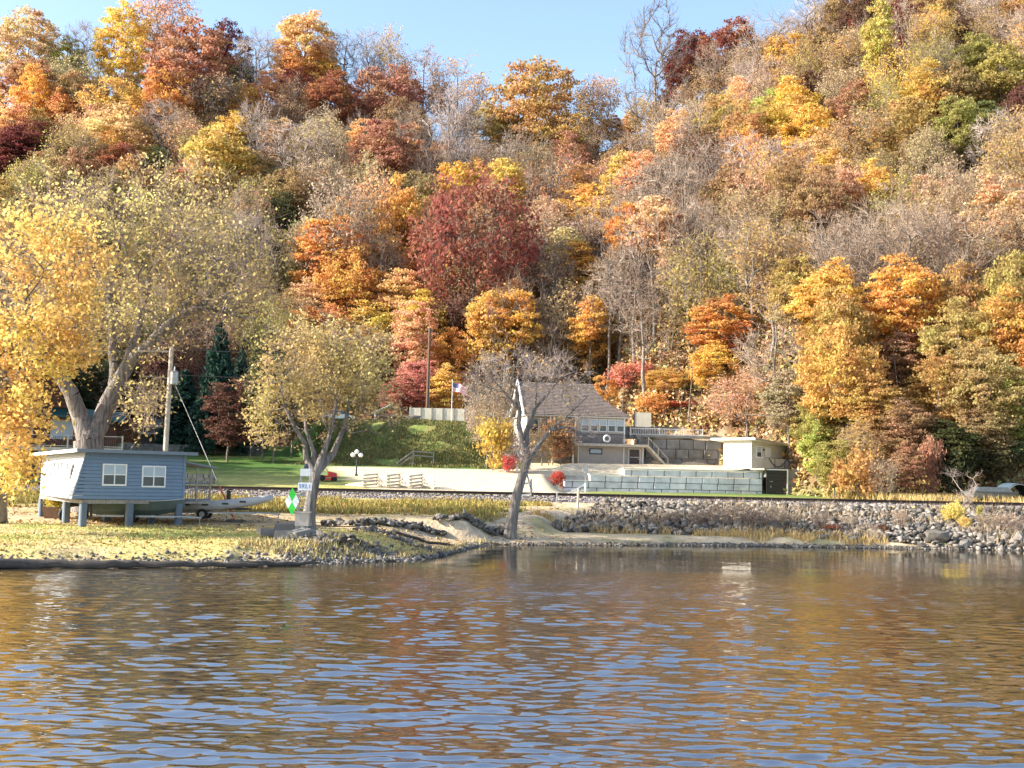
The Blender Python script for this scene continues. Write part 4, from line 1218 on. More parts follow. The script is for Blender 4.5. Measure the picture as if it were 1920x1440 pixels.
def tonemat(name, col, lo=.45, hi=1.5, bump=.03, moss=0.0):
    m, nt, out = newmat(name); L = nt.links
    at = N(nt, 'ShaderNodeAttribute'); at.attribute_name = 'tone'
    tc = N(nt, 'ShaderNodeTexCoord'); nz = N(nt, 'ShaderNodeTexNoise'); nz.inputs['Scale'].default_value = 5; nz.inputs['Detail'].default_value = 5; L.new(tc.outputs['Object'], nz.inputs['Vector'])
    mr = N(nt, 'ShaderNodeMapRange'); mr.inputs['To Min'].default_value = lo; mr.inputs['To Max'].default_value = hi; L.new(at.outputs['Fac'], mr.inputs['Value'])
    m2 = N(nt, 'ShaderNodeMapRange'); m2.inputs['From Min'].default_value = .3; m2.inputs['From Max'].default_value = .7; m2.inputs['To Min'].default_value = .75; m2.inputs['To Max'].default_value = 1.25; L.new(nz.outputs['Fac'], m2.inputs['Value'])
    mu = N(nt, 'ShaderNodeMath'); mu.operation = 'MULTIPLY'; L.new(mr.outputs[0], mu.inputs[0]); L.new(m2.outputs[0], mu.inputs[1])
    hs = N(nt, 'ShaderNodeHueSaturation'); hs.inputs['Color'].default_value = (*col, 1); L.new(mu.outputs[0], hs.inputs['Value'])
    b = N(nt, 'ShaderNodeBsdfPrincipled'); b.inputs['Roughness'].default_value = .9; b.inputs['Specular IOR Level'].default_value = .2; L.new(hs.outputs[0], b.inputs['Base Color'])
    bp = N(nt, 'ShaderNodeBump'); bp.inputs['Distance'].default_value = bump; L.new(nz.outputs['Fac'], bp.inputs['Height']); L.new(bp.outputs[0], b.inputs['Normal'])
    L.new(b.outputs[0], out.inputs[0])


tonemat('rock_tone', (.115, .10, .083), .22, 2.7); tonemat('ballast_tone', (.20, .175, .165), .5, 1.7); tonemat('shore_tone', (.15, .13, .11), .4, 1.9)
rg = np.random.default_rng(5)
n = 5200
px_ = rg.uniform(-46, 48, n); py_ = RY - 1.6 - 1.9 * rg.random(n) ** 1.1
pz_ = np.interp(py_, [RY - 3.6, RY - 3.0, RY - 2.1, RY - 1.8, RY], [2.15, 2.20, 2.40, 2.52, 2.52]) + .02
rock_field('ballast_stones', ballast, np.stack([px_, py_, pz_], -1), rg.uniform(.12, .26, n), 'ballast_tone', rg)
V = []; tb = B()
for x in np.arange(-100, 100, .62):
    tb.box(x - .12, x + .12, RY - 1.3, RY + 1.3, 2.46, 2.62)
tb.add('ties', 'tie_dark', ballast, kind='stuff')
for dy in (-.72, .72):
    b = B(); z = 2.60
    pr = [(-.07, 0), (.07, 0), (.07, .02), (.012, .04), (.012, .15), (.038, .16), (.038, .2), (-.038, .2), (-.038, .16), (-.012, .15), (-.012, .04), (-.07, .02)]
    b.extr([(-110, RY + dy + p[0], z + p[1]) for p in pr][::-1], (220, 0, 0)); b.add('rail', 'rail_rust', ballast)


# ------------------------------------------------------------------ riprap and stones of the banks
def slope_point(x, y, up=.1):
    return np.array([x, y, gz(x, y) + up])


def individual(parent, pts, sizes, mat=None, flat=1.0):
    for i, (p, s) in enumerate(zip(pts, sizes)):
        me = ROCKS[RND.randrange(12)]
        o = link('rock', me, parent, tuple(p), RND.random() * 6.28)
        o.scale = (s, s * RND.uniform(.7, 1.2), s * flat * RND.uniform(.7, 1.1)); o.rotation_euler[0] = RND.uniform(-.7, .7); o.rotation_euler[1] = RND.uniform(-.5, .5)


# right bank: solid slope of dumped rock
def in_rip(x, y):
    k = x - (1.0 + (y - 72) * .42)
    lowedge = np.interp(x, [0, 4, 16, 22, 26, 60], [75.0, 75.5, 76.0, 75.6, 74.2, 75.5])
    return (k > .3) & (y > lowedge) & (y < 85.8)


cand = np.stack([rg.uniform(0, 50, 30000), rg.uniform(73, 87, 30000)], -1)
ok = in_rip(cand[:, 0], cand[:, 1]) & (np.abs(cand[:, 0]) < .55 * cand[:, 1])
cand = cand[ok]
z = ground_z(cand[:, 0], cand[:, 1])
rip = thing('riprap_bank', 'long bank of dumped grey riprap rock between the railway and the water', 'rock bank', (0, 0, 0))
nb = 270
vis = cand[:, 0] < 38
big = np.where(vis)[0][:nb]
P3 = np.stack([cand[:, 0], cand[:, 1], z + .10], -1)
individual(rip, P3[big], rg.uniform(.45, 1.0, nb) * np.where(rg.random(nb) < .12, 1.5, 1))
rest = np.setdiff1d(np.arange(len(cand)), big)[:5200]
rock_field('rock_fill', rip, P3[rest] + np.stack([0 * rest, 0 * rest, rg.uniform(-.1, .12, len(rest))], -1), rg.uniform(.22, .72, len(rest)), 'rock_tone', rg)
for (ppx, ppy, yd, s, lab) in ((1755, 1010, 75.2, 2.1, 'large pale boulder at the waterline below the yellow shrub'), (1700, 1018, 74.8, 1.0, None), (1600, 1010, 74.9, .9, None), (1910, 1010, 76, 1.3, 'pale boulder at the water near the far end of the bank')):
    q = P(ppx, ppy, yd); s_ = s
    o = link('boulder', ROCKS[int(ppx) % 12], None, (q.x, yd, gz(q.x, yd) + s * .2)); o.scale = (s, s * .8, s * .9)
    tag(o, lab or ('pale boulder at the waterline beside the large pale boulder' if ppx == 1700 else 'pale boulder at the waterline near the driftwood branch'), 'boulder')

# row of dark stones edging the boat launch
row = thing('stone_row', 'low row of dark stones along the sandy launch between the two riverside trees', 'stone row', (0, 0, 0))
pts, sz = [], []
for i in range(230):
    f = rg.random(); ppx = 655 + f * 300; yd = 65.3 + f * 7.2 + rg.normal(0, .35)
    x = P(ppx, 990, yd).x; pts.append(slope_point(x, yd, .08 + rg.random() * .22)); sz.append(rg.uniform(.28, .62))
for i in range(26):
    ppx = 603 + rg.random() * 50; yd = 64 + rg.random() * 1.2; x = P(ppx, 990, yd).x; pts.append(slope_point(x, yd, .1 + rg.random() * .2)); sz.append(rg.uniform(.25, .6))
individual(row, pts[:250], sz[:250])
# stones of the point and the near shore
pts, sz = [], []
for i in range(5200):
    x = rg.uniform(-28, -.5); d_ = abs(rg.normal(0, .65)) + (-.15)
    if x > -9:
        d_ *= 2.4
    yd = float(shore_y(np.array([x]))[0]) + d_
    if yd > 69 or (x < -10 and rg.random() < .72):
        continue
    pts.append(slope_point(x, yd, .02)); sz.append(rg.uniform(.07, .27) * (1.35 if x > -12 else 1))
for i in range(1500):
    x = rg.uniform(-1.5, 38); yd = float(shore_y(np.array([x]))[0]) + rg.uniform(-.1, .7); pts.append(slope_point(x, yd, .01)); sz.append(rg.uniform(.08, .26))
rock_field('shore_stones', None, np.array(pts), np.array(sz), 'shore_tone', rg)
pile = thing('stone_pile', 'spill of pale broken stones running down the grass towards the stony point', 'stone pile', (0, 0, 0))
pts, sz = [], []
for i in range(110):
    f = rg.random(); ppx = 680 + 150 * f + rg.normal(0, 12); yd = 62.5 - f * 2.2 + rg.normal(0, .7); x = P(ppx, 1000, yd).x; pts.append(slope_point(x, yd, .05)); sz.append(rg.uniform(.2, .5))
individual(pile, pts, sz)
pile = thing('stone_pile', 'dark mound of stones on the grassy end of the point', 'stone pile', (0, 0, 0))
pts, sz = [], []
for i in range(90):
    a_ = rg.normal(0, 1, 2); x = -8.2 + a_[0] * 1.5; yd = 54.9 + a_[1] * .7; pts.append(slope_point(x, yd, .05 + .35 * math.exp(-(a_[0] ** 2 + a_[1] ** 2)))); sz.append(rg.uniform(.2, .55))
individual(pile, pts, sz)


# stone slabs at the foot of the day mark
def slab(px, py, Yd, l, w, h, rz, tilt, label, mat='slab'):
    x = P(px, py, Yd).x; g = gz(x, Yd)
    b = B(); j = lambda: RND.uniform(-.12, .12)
    b.hexa([(-l / 2 + j(), -w / 2, 0), (l / 2 + j(), -w / 2 + j(), 0), (l / 2, w / 2, 0), (-l / 2 + j(), w / 2, 0), (-l / 2 + j(), -w / 2, h), (l / 2 + j(), -w / 2 + j(), h + j()), (l / 2, w / 2, h), (-l / 2 + j(), w / 2, h)])
    o = b.add('stone_slab', mat, None, (x, Yd, g + .05), rz); o.rotation_euler[1] = tilt
    tag(o, label, 'stone slab', 'stone slabs round the day mark')


slab(512, 1020, 57.0, 1.5, .9, .35, .5, .12, 'pale flat slab lying beside the dark upright block')
slab(542, 1018, 57.6, 1.5, .6, .62, .2, -.05, 'dark upright block behind the day mark frame')
slab(588, 1022, 56.6, 1.5, .8, .38, -.4, .38, 'dark slab tilted down towards the point')
slab(565, 1024, 56.2, 1.0, .7, .45, .9, -.2, 'rough slab at the very foot of the day mark frame')
slab(528, 1028, 56.0, .8, .5, .35, .1, .1, 'small dark slab nearest the water below the day mark')

# ------------------------------------------------------------------ day mark on its lattice
dx = P(548, 1000, 56.8).x; dg = gz(dx, 56.8)
dm = thing('day_mark', 'green and white diamond day mark on a thin lattice frame by the shore', 'navigation sign', (dx, 56.8, dg), math.radians(0))
hz = P(548, 892, 56.8).z - dg
b = B()
for sx in (-.28, .28):
    for sy in (-.2, .2):
        b.bar((sx + .45, sy, -.2), (sx * .75 + .55, sy, hz), .035, .035)
b.add('leg', 'metal_grey', dm)
b = B(); k = 0
z0 = .1
while z0 < hz - .5:
    b.bar((.17, -.2, z0), (.77, -.2, z0 + .45), .02, .02); b.bar((.77, .2, z0), (.17, .2, z0 + .45), .02, .02); b.bar((.17, -.2, z0), (.77, -.2, z0), .02, .02); z0 += .45
b.add('bracing', 'metal_grey', dm)
b = B(); b.box(.32, .80, -.2, .15, hz, hz + .35); b.add('battery_box', 'trim_white', dm)
b = B(); b.tube([(.56, 0, hz + .35), (.56, 0, hz + .48), (.56, 0, hz + .6)], [.10, .12, .04], 10); b.add('lantern', 'glass', dm)
dcz = P(548, 940, 56.8).z - dg; hw, hh = .35, .67
cxd = .0
b = B(); q = lambda u, v, d=-.30: (cxd + u, d, dcz + v)


def tri_plate(b, pts, y0, th):
    b.extr([(p[0], y0, p[1]) for p in pts], (0, th, 0))


for pts, mt_ in (([(cxd, dcz + hh), (cxd - hw / 2, dcz + hh / 2), (cxd, dcz), (cxd + hw / 2, dcz + hh / 2)], 'green_mark'), ([(cxd, dcz - hh), (cxd + hw / 2, dcz - hh / 2), (cxd, dcz), (cxd - hw / 2, dcz - hh / 2)], 'green_mark'),
                 ([(cxd - hw, dcz), (cxd - hw / 2, dcz - hh / 2), (cxd, dcz), (cxd - hw / 2, dcz + hh / 2)], 'white_mark'), ([(cxd + hw, dcz), (cxd + hw / 2, dcz + hh / 2), (cxd, dcz), (cxd + hw / 2, dcz - hh / 2)], 'white_mark')):
    b = B(); tri_plate(b, pts, -.34, .03); b.add('diamond_panel', mt_, dm)
b = B(); b.bar((cxd, -.31, dcz - .3), (.6, -.2, dcz - .3), .04, .04); b.bar((cxd, -.31, dcz + .3), (.6, -.2, dcz + .3), .04, .04); b.add('bracket', 'metal_grey', dm)
sx0 = P(574, 912, 56.8).x - dx; sz0 = P(574, 912, 56.8).z - dg
b = B(); b.box(sx0 - .33, sx0 + .33, -.33, -.30, sz0 - .19, sz0 + .19); pl_ = b.add('number_board', 'white_mark', dm)
fc = bpy.data.curves.new('number', 'FONT'); fc.body = '592.1'; fc.size = .27; fc.extrude = .006; fc.align_x = 'CENTER'; fc.align_y = 'CENTER'
tmp = bpy.data.objects.new('number_tmp', fc); COL.objects.link(tmp)
bpy.context.view_layer.update()
me = bpy.data.meshes.new_from_object(tmp.evaluated_get(bpy.context.evaluated_depsgraph_get())); bpy.data.objects.remove(tmp)
me.materials.clear(); me.materials.append(MATS['blue_text'])
nt_o = link('number', me, pl_, (sx0, -.338, sz0)); nt_o.rotation_euler = (math.pi / 2, 0, 0)
b = B(); b.box(.15, .80, -.25, .2, .62, 1.25); b.box(.08, .87, -.3, .25, 1.25, 1.31); b.add('cabinet', 'wall_taupe', dm)

# ------------------------------------------------------------------ block retaining wall
def course_wall(parent, L, rows, bw, bh, mat, x0=0.0, depth=.7, gap=.035, starts=None, cap=True, jit=.035, name='block', vary=0.0):
    z = 0
    for r_ in range(rows):
        h_ = bh * (1 + RND.uniform(-vary, vary))
        xs_ = (starts[r_] if starts else 0)
        x = xs_ - (bw / 2 if (r_ % 2 and not starts) else 0)
        if starts and r_ % 2:
            x = xs_
            first = bw / 2
        else:
            first = bw
        if not starts:
            first = bw; x = 0
            if r_ % 2:
                first = bw / 2
        while x < L - .05:
            w_ = first if x == xs_ else bw * (1 + RND.uniform(-vary, vary) * 1.5)
            x1_ = min(L, x + w_)
            if L - x1_ < .3:
                x1_ = L
            o = RND.uniform(-jit, jit)
            b = B(); b.prism([(x + gap, depth), (x + gap, o + .05), (x + gap + .05, o), (x1_ - gap - .05, o), (x1_ - gap, o + .05), (x1_ - gap, depth)], z + gap * .8, z + h_ - gap * .8)
            b.add(name, mat, parent); x = x1_
        z += h_
    return z


rw = thing('retaining_wall', 'long wall of big pale concrete blocks with a stepped end above the track', 'retaining wall', (5.25, 113.9, 2.42), math.radians(8))
z = course_wall(rw, 20.0, 4, 1.62, .62, 'concrete', starts=[0, 0, 2.5, 5.9])
b = B(); b.box(5.85, 20.02, -.06, .75, 4 * .62 + .003, 4 * .62 + .15); b.add('cap', 'concrete_pale', rw)
b = B(); b.box(2.45, 5.84, -.06, .75, 3 * .62 + .003, 3 * .62 + .14); b.add('cap', 'concrete_pale', rw)
b = B(); b.box(-.05, 2.44, -.06, .75, 2 * .62 + .003, 2 * .62 + .12); b.add('cap', 'concrete_pale', rw)
b = B(); b.box(.05, 19.95, .5, .8, 0, 4 * .62 - .7); b.add('backing', 'concrete_dark', rw)

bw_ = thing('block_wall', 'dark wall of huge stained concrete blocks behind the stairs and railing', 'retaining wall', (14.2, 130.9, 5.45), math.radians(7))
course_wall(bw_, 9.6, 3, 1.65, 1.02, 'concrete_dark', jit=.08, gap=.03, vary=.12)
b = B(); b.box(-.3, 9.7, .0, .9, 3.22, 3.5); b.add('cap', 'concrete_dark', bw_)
# railing along its top
rlg = thing('white_railing', 'white picket railing along the top of the dark block wall', 'railing', (14.2, 131.0, 8.9), math.radians(7))
b = B(); b.bar((-.9, 0, .75), (7.4, 0, .75), .07, .07); b.bar((-.9, 0, .08), (7.4, 0, .08), .05, .06); b.add('rail', 'trim_white', rlg)
for k in range(42):
    x = -.75 + k * .197; b = B(); b.bar((x, 0, .08), (x, 0, .74), .035, .035); b.add('picket', 'trim_white', rlg)
for x in (-.9, 2.4, 5.2, 7.4):
    b = B(); b.bar((x, .003, -.1), (x, .003, .84), .10, .10); b.add('post', 'trim_white', rlg)
# rubble wall and cream boards behind
rb = thing('rubble_wall', 'rough dark rubble wall behind the white railing', 'wall', (12.6, 135.5, 8.6), math.radians(6))
for i in range(3):
    for k in range(9):
        b = B(); w_ = 1.0; x = k * w_ + (.5 if i % 2 else 0); b.bevbox(x + .02, x + w_ - .02, RND.uniform(-.06, .06), .7, i * .5 + .01, i * .5 + .5 + (RND.uniform(-.1, .15) if i == 2 else 0) - .01, .08); b.add('stone', 'concrete_dark', rb)
fb = thing('board_fence', 'cream and weathered board fence panels behind the railing', 'fence', (19.2, 136.5, 8.5), math.radians(6))
for k in range(12):
    x = k * .33; b = B(); b.box(x, x + .31, 0, .04, .1, 1.75 + RND.uniform(-.02, .02)); b.add('board', 'panel_cream' if k < 5 else 'wood_grey', fb)
for x in (-.05, 1.65, 3.97):
    b = B(); b.box(x, x + .09, .045, .13, 0, 1.85); b.add('post', 'wood_grey', fb)
cb = thing('cream_board', 'square cream board standing behind the end of the brown house', 'fence panel', (P(1190, 800, 136).x, 136.0, 8.6))
b = B(); b.box(.0, 1.9, 0, .06, 0, 3.1); b.add('panel', 'panel_cream', cb); b = B(); b.box(-.14, -.02, -.03, .09, -.2, 3.35); b.add('post', 'metal_dark', cb)

# ------------------------------------------------------------------ brown house
ho = P(1085, 868, 128.0)
house = thing('brown_house', 'brown roofed house with a raised deck above the gravel yard', 'house', (ho.x, 128.0, 5.3), math.radians(11))
Z1, Z2, Z3 = 2.45, 5.30, 5.45   # deck top, wall top, eave (above 5.3)
b = B(); b.box(0, 5.05, 0, 7.5, -.3, Z1 - .28); b.add('lower_wall', 'wall_taupe', house)
b = B(); b.box(5.10, 7.35, .25, 7.5, -.3, Z1 - .28); b.add('entry_wall', 'wall_taupe', house)
b = B(); b.box(-5.9, 7.65, -1.0, 7.4, Z1 - .28, Z1); b.add('deck', 'wood_pale', house)
for q in ((-.1, -.02, -.05, .05), (5.02, 5.13, -.09, -.003), (7.28, 7.40, .18, .247)):
    b = B(); b.box(*q, -.3, Z1 - .28); b.add('corner_trim', 'trim_white', house)
b = B(); b.box(5.75, 6.95, .19, .24, -.2, 1.95); dr = b.add('door', 'door_dark', house)
b = B(); b.box(5.85, 6.85, .165, .185, 1.05, 1.10); b.sphere((6.8, .15, .9), .05, 8, 6); b.add('handle', 'trim_white', dr)
b = B(); b.box(5.68, 5.75, .15, .245, -.2, 2.02); b.box(6.95, 7.02, .15, .245, -.2, 2.02); b.box(5.75, 6.95, .15, .245, 1.95, 2.02); b.add('door_frame', 'trim_white', house)
window(house, (1.9, -.02, 1.62), 1.25, .42, (1, 0, 0), (0, -1, 0), (1, 1), 'metal_dark', 'glass_pale', fw=.10)
# upper storey
b = B(); b.box(-.35, 5.05, .12, 7.3, Z1, Z2); b.add('upper_wall', 'wall_taupe', house)
b = B(); b.box(-.25, 4.95, .06, .117, Z1 + .02, Z1 + 1.15); b.add('stone_skirt', 'stone_veneer', house)
for k in range(5):
    window(house, (.72 + k * .99, .10, Z1 + 2.02), .74, 1.25, (1, 0, 0), (0, -1, 0), (1, 2), fw=.06)
b = B(); b.box(-.52, -.36, .0, .11, Z1, Z2); b.add('porch_post', 'trim_white', house); b = B(); b.box(5.07, 5.20, .0, .11, Z1, Z2); b.add('porch_post', 'trim_white', house)
b = B(); b.box(-5.7, -.37, .9, 7.3, Z1, Z2); b.add('porch_wall', 'wall_taupe', house)
for k in range(4):
    window(house, (-4.9 + k * 1.25, .88, Z1 + 1.75), 1.0, 1.7, (1, 0, 0), (0, -1, 0), (1, 1), fw=.05)
for x in (-3.3,):
    b = B(); b.box(x, x + .14, .0, .14, Z1, Z2); b.add('porch_post', 'trim_white', house)
for x in (-5.6, -3.2, -.9):
    b = B(); b.box(x, x + .16, -.7, -.54, -.3, Z1 - .28); b.add('deck_post', 'trim_white', house)
b = B(); b.box(-5.6, -.1, 2.4, 7.3, -.3, Z1 - .28); b.add('foundation_wall', 'concrete_dark', house)
b = B(); b.box(-6.1, 5.6, -.28, -.10, Z2 + .02, Z3 + .10); b.add('eave_board', 'trim_white', house)
# left gable, with bright raked boards
yc = 3.4
b = B(); b.extr([(-5.72, -.1, Z2), (-5.72, 7.3, Z2), (-5.72, yc + .3, Z3 + 3.55), (-5.72, yc - .3, Z3 + 3.55)], (.12, 0, 0)); b.add('gable_wall', 'wall_cream', house)
b = B(); b.box(-5.85, -5.71, 0, 7.3, Z1, Z2 + .02); b.add('gable_side_wall', 'wall_cream', house)
b = B(); b.hexa([(-6.35, -.45, Z3 - .25), (-6.2, -.45, Z3 - .25), (-6.2, yc, Z3 + 3.72), (-6.35, yc, Z3 + 3.72), (-6.35, -.45, Z3 + .12), (-6.2, -.45, Z3 + .12), (-6.2, yc, Z3 + 4.1), (-6.35, yc, Z3 + 4.1)])
b.hexa([(-6.35, yc, Z3 + 3.72), (-6.2, yc, Z3 + 3.72), (-6.2, 7.7, Z3 - .25), (-6.35, 7.7, Z3 - .25), (-6.35, yc, Z3 + 4.1), (-6.2, yc, Z3 + 4.1), (-6.2, 7.7, Z3 + .12), (-6.35, 7.7, Z3 + .12)]); b.add('bargeboard', 'trim_white', house)
# roof: steep main plane with a hip that flares at the right end, laid in shingle courses
zr_ = Z3 + 3.75


def roof_x(f):     # right edge of the front plane from eave (0) to ridge (1)
    return 5.9 - 3.55 * (1 - (1 - f) ** 1.9)


b = B(); nC = 22
for i in range(nC):
    f0, f1 = i / nC, (i + 1) / nC
    for (s_, ya, yb) in ((1, -.45, yc), (-1, 7.7, yc)):
        y0_, y1_ = ya + (yb - ya) * f0, ya + (yb - ya) * f1
        z0_, z1_ = Z3 + .02 + (zr_ - Z3) * f0, Z3 + .02 + (zr_ - Z3) * f1
        if s_ > 0:
            b.hexa([(-6.18, y0_, z0_), (roof_x(f0), y0_, z0_), (roof_x(f0), y0_ + .15, z0_ - .05), (-6.18, y0_ + .15, z0_ - .05), (-6.18, y1_, z1_ + .0), (roof_x(f1), y1_, z1_), (roof_x(f1), y1_ + .1, z1_ - .12), (-6.18, y1_ + .1, z1_ - .12)])
            b.hexa([(-6.18, y0_ - .02, z0_), (roof_x(f0), y0_ - .02, z0_), (roof_x(f0), y0_, z0_), (-6.18, y0_, z0_), (-6.18, y0_ - .02, z0_ + .05), (roof_x(f0), y0_ - .02, z0_ + .05), (roof_x(f0), y0_ + .03, z0_ + .06), (-6.18, y0_ + .03, z0_ + .06)])
        else:
            b.poly([(-6.18, y0_, z0_), (-6.18, y1_, z1_), (roof_x(f1), y1_, z1_), (roof_x(f0), y0_, z0_)])
    # hip end
    ya0, ya1 = -.45 + (yc + .45) * f0, -.45 + (yc + .45) * f1; yb0, yb1 = 7.7 + (yc - 7.7) * f0, 7.7 + (yc - 7.7) * f1
    z0_, z1_ = Z3 + .02 + (zr_ - Z3) * f0, Z3 + .02 + (zr_ - Z3) * f1
    b.poly([(roof_x(f0) + .01, ya0, z0_), (roof_x(f0) + .01, yb0, z0_), (roof_x(f1) + .01, yb1, z1_), (roof_x(f1) + .01, ya1, z1_)])
b.add('roof', 'shingle', house)
b = B(); b.box(-6.1, 5.7, -.1, 7.4, Z2 + .005, Z2 + .03); b.add('soffit', 'trim_white', house)
# deck railing, lifebuoy
rl = B().bar((-.6, -.93, Z1 + 1.0), (5.2, -.93, Z1 + 1.0), .05, .05).add('deck_railing', 'metal_dark', house)
for k in range(44):
    x = -.55 + k * .132; b = B(); b.bar((x, -.93, Z1), (x, -.93, Z1 + .98), .018, .018); b.add('baluster', 'metal_dark', rl)
b = B(); n_ = 20; m_ = 8
for i in range(n_):
    for j in range(m_):
        A_ = 2 * math.pi * i / n_; C_ = 2 * math.pi * j / m_
        b.v.append(((.33 + .10 * math.cos(C_)) * math.cos(A_), .08 * math.sin(C_), (.33 + .10 * math.cos(C_)) * math.sin(A_)))
for i in range(n_):
    for j in range(m_):
        b.f.append((i * m_ + j, i * m_ + (j + 1) % m_, ((i + 1) % n_) * m_ + (j + 1) % m_, ((i + 1) % n_) * m_ + j)); b.mi.append(0)
hw_ = Matrix.Rotation(math.radians(11), 3, 'Z') @ Vector((2.85, -1.06, 0))
lb = b.add('lifebuoy', 'trim_white', None, (ho.x + hw_.x, 128 + hw_.y, 5.3 + Z1 + .55), math.radians(11), True); tag(lb, 'white ring lifebuoy hanging on the deck railing of the brown house', 'lifebuoy')
hw_ = Matrix.Rotation(math.radians(11), 3, 'Z') @ Vector((7.65, -.6, 0))
stp = thing('outdoor_stairs', 'wooden stairs dropping from the deck to the block wall terrace', 'stairs', (ho.x + hw_.x, 128 + hw_.y, 5.3), math.radians(11))
b = B(); b.bar((0, 0, Z1 - .15), (2.35, 0, -.05), .06, .26); b.bar((0, 1.0, Z1 - .15), (2.35, 1.0, -.05), .06, .26); b.add('stringer', 'wood_pale', stp)
for k in range(12):
    f = (k + .5) / 12; b = B(); b.box(2.35 * f - .13, 2.35 * f + .13, .04, .96, (Z1 - .05) * (1 - f), (Z1 - .05) * (1 - f) + .04); b.add('tread', 'wood_pale', stp)
b = B(); b.bar((0, 0, Z1 + .85), (2.35, 0, .95), .05, .06); b.add('handrail', 'wood_pale', stp)
for f in (0.02, .5, .98):
    b = B(); b.bar((2.35 * f, 0.002, (Z1 - .1) * (1 - f)), (2.35 * f, .002, (Z1 + .85) * (1 - f) + .95 * f), .07, .07); b.add('baluster_post', 'wood_pale', stp)

# ------------------------------------------------------------------ white boathouse
bo = P(1408, 873, 117.0)
bh_ = thing('boathouse', 'small cream flat roofed boathouse with a balcony above its garage door', 'boathouse', (bo.x, 117.0, 5.35), math.radians(42))
b = B()
for k in range(11):      # vertical boards
    y0_ = k * .31; b.box(-.015 if k % 2 else 0, .1, y0_, y0_ + .305, -.1, 2.72)
b.add('side_wall', 'wall_cream', bh_)
b = B(); lap_wall(b, (0.02, .0), (6.5, .0), 0, 2.72, 0, 2.25, .2); b.add('front_wall', 'wall_cream', bh_)
b = B(); b.box(6.4, 6.5, .01, 3.4, 0, 2.2); b.box(.1, 6.4, 3.3, 3.4, 0, 2.4); b.add('rear_wall', 'wall_cream', bh_)
b = B(); b.hexa([(-.6, -.9, 2.76), (7.1, -.9, 2.20), (7.1, 4.6, 2.20), (-.6, 4.6, 2.76), (-.6, -.9, 2.98), (7.1, -.9, 2.42), (7.1, 4.6, 2.42), (-.6, 4.6, 2.98)]); b.add('roof', 'concrete_pale', bh_)
b = B(); b.bar((-.66, -.96, 2.86), (7.15, -.96, 2.30), .07, .13); b.add('gutter', 'metal_grey', bh_)
b = B(); b.box(-.06, .06, -.09, -.03, 0, 2.7); b.add('corner_trim', 'trim_white', bh_)
window(bh_, (1.25, -.03, 1.62), .72, .98, (1, 0, 0), (0, -1, 0), (1, 2), fw=.09)
window(bh_, (-.02, 2.05, 2.05), .32, .36, (0, -1, 0), (-1, 0, 0), (1, 1), 'wall_cream', 'wall_cream', fw=.05)
b = B(); b.box(2.35, 3.25, -.09, -.035, .1, 2.1); dr = b.add('door', 'trim_white', bh_)
b = B(); b.sphere((3.13, -.13, 1.15), .045, 8, 6); b.add('handle', 'metal_grey', dr)
b = B(); b.box(1.95, 2.05, -.16, -.04, 1.75, 1.95); b.add('wall_lamp', 'metal_dark', bh_)
b = B(); b.box(-.2, 6.8, -1.75, -.04, -.22, -.02); b.add('balcony_floor', 'wood_grey', bh_)
rl = B().bar((-.15, -1.7, 1.0), (6.75, -1.7, 1.0), .05, .05).bar((-.15, -1.7, 1.0), (-.15, -.1, 1.0), .05, .05).add('balcony_railing', 'metal_dark', bh_)
for x in (-.15, 1.6, 3.3, 5.0, 6.75):
    b = B(); b.bar((x, -1.702, -.02), (x, -1.702, 1.02), .05, .05); b.add('post', 'metal_dark', rl)
b = B(); b.box(-.1, 6.7, -1.69, -1.675, .0, .94); b.add('mesh_panel', 'boat_grey', bh_)
for xa, xb_ in ((.55, 3.6), (3.6, 6.7)):
    b = B(); b.tube([(xa + (xb_ - xa) * f, -1.76, 1.0 - .85 * 4 * f * (1 - f)) for f in [i / 14 for i in range(15)]], .04, 6); b.add('rope_swag', 'rope_blue', bh_)
bxr = B(); bxr.bar((6.7, -1.7, 0), (6.7, -1.7, 1.9), .05, .05); bxr.add('corner_post', 'trim_white', bh_)
gr = thing('boathouse_garage', 'black garage door with white frame under the boathouse balcony', 'garage', (P(1437, 925, 115.9).x, 115.9, 2.45), math.radians(8))
b = B()
for k in range(5):
    b.box(0, 2.1, .0 + .002 * (k % 2), .06, k * .54 + .01, (k + 1) * .54 - .01)
gd = b.add('garage_door', 'garage_dark', gr)
b = B(); b.box(.35, .65, -.03, -.005, 1.55, 1.62); b.box(.42, .47, -.03, -.005, .95, 1.15); b.add('handle', 'metal_grey', gd)
b = B(); b.box(2.1, 2.22, -.06, .08, 0, 2.80); b.box(0, 2.1, -.06, .08, 2.70, 2.80); b.add('frame', 'trim_white', gr)
b = B(); b.box(2.24, 3.2, .05, 3.2, 0, 2.85); b.box(0, 2.2, .1, 3.0, 2.0, 2.68); b.add('side_wall', 'concrete_dark', gr)
b = B(); b.box(3.25, 3.5, .0, .25, 0, 2.8); b.add('pier', 'concrete_dark', gr)


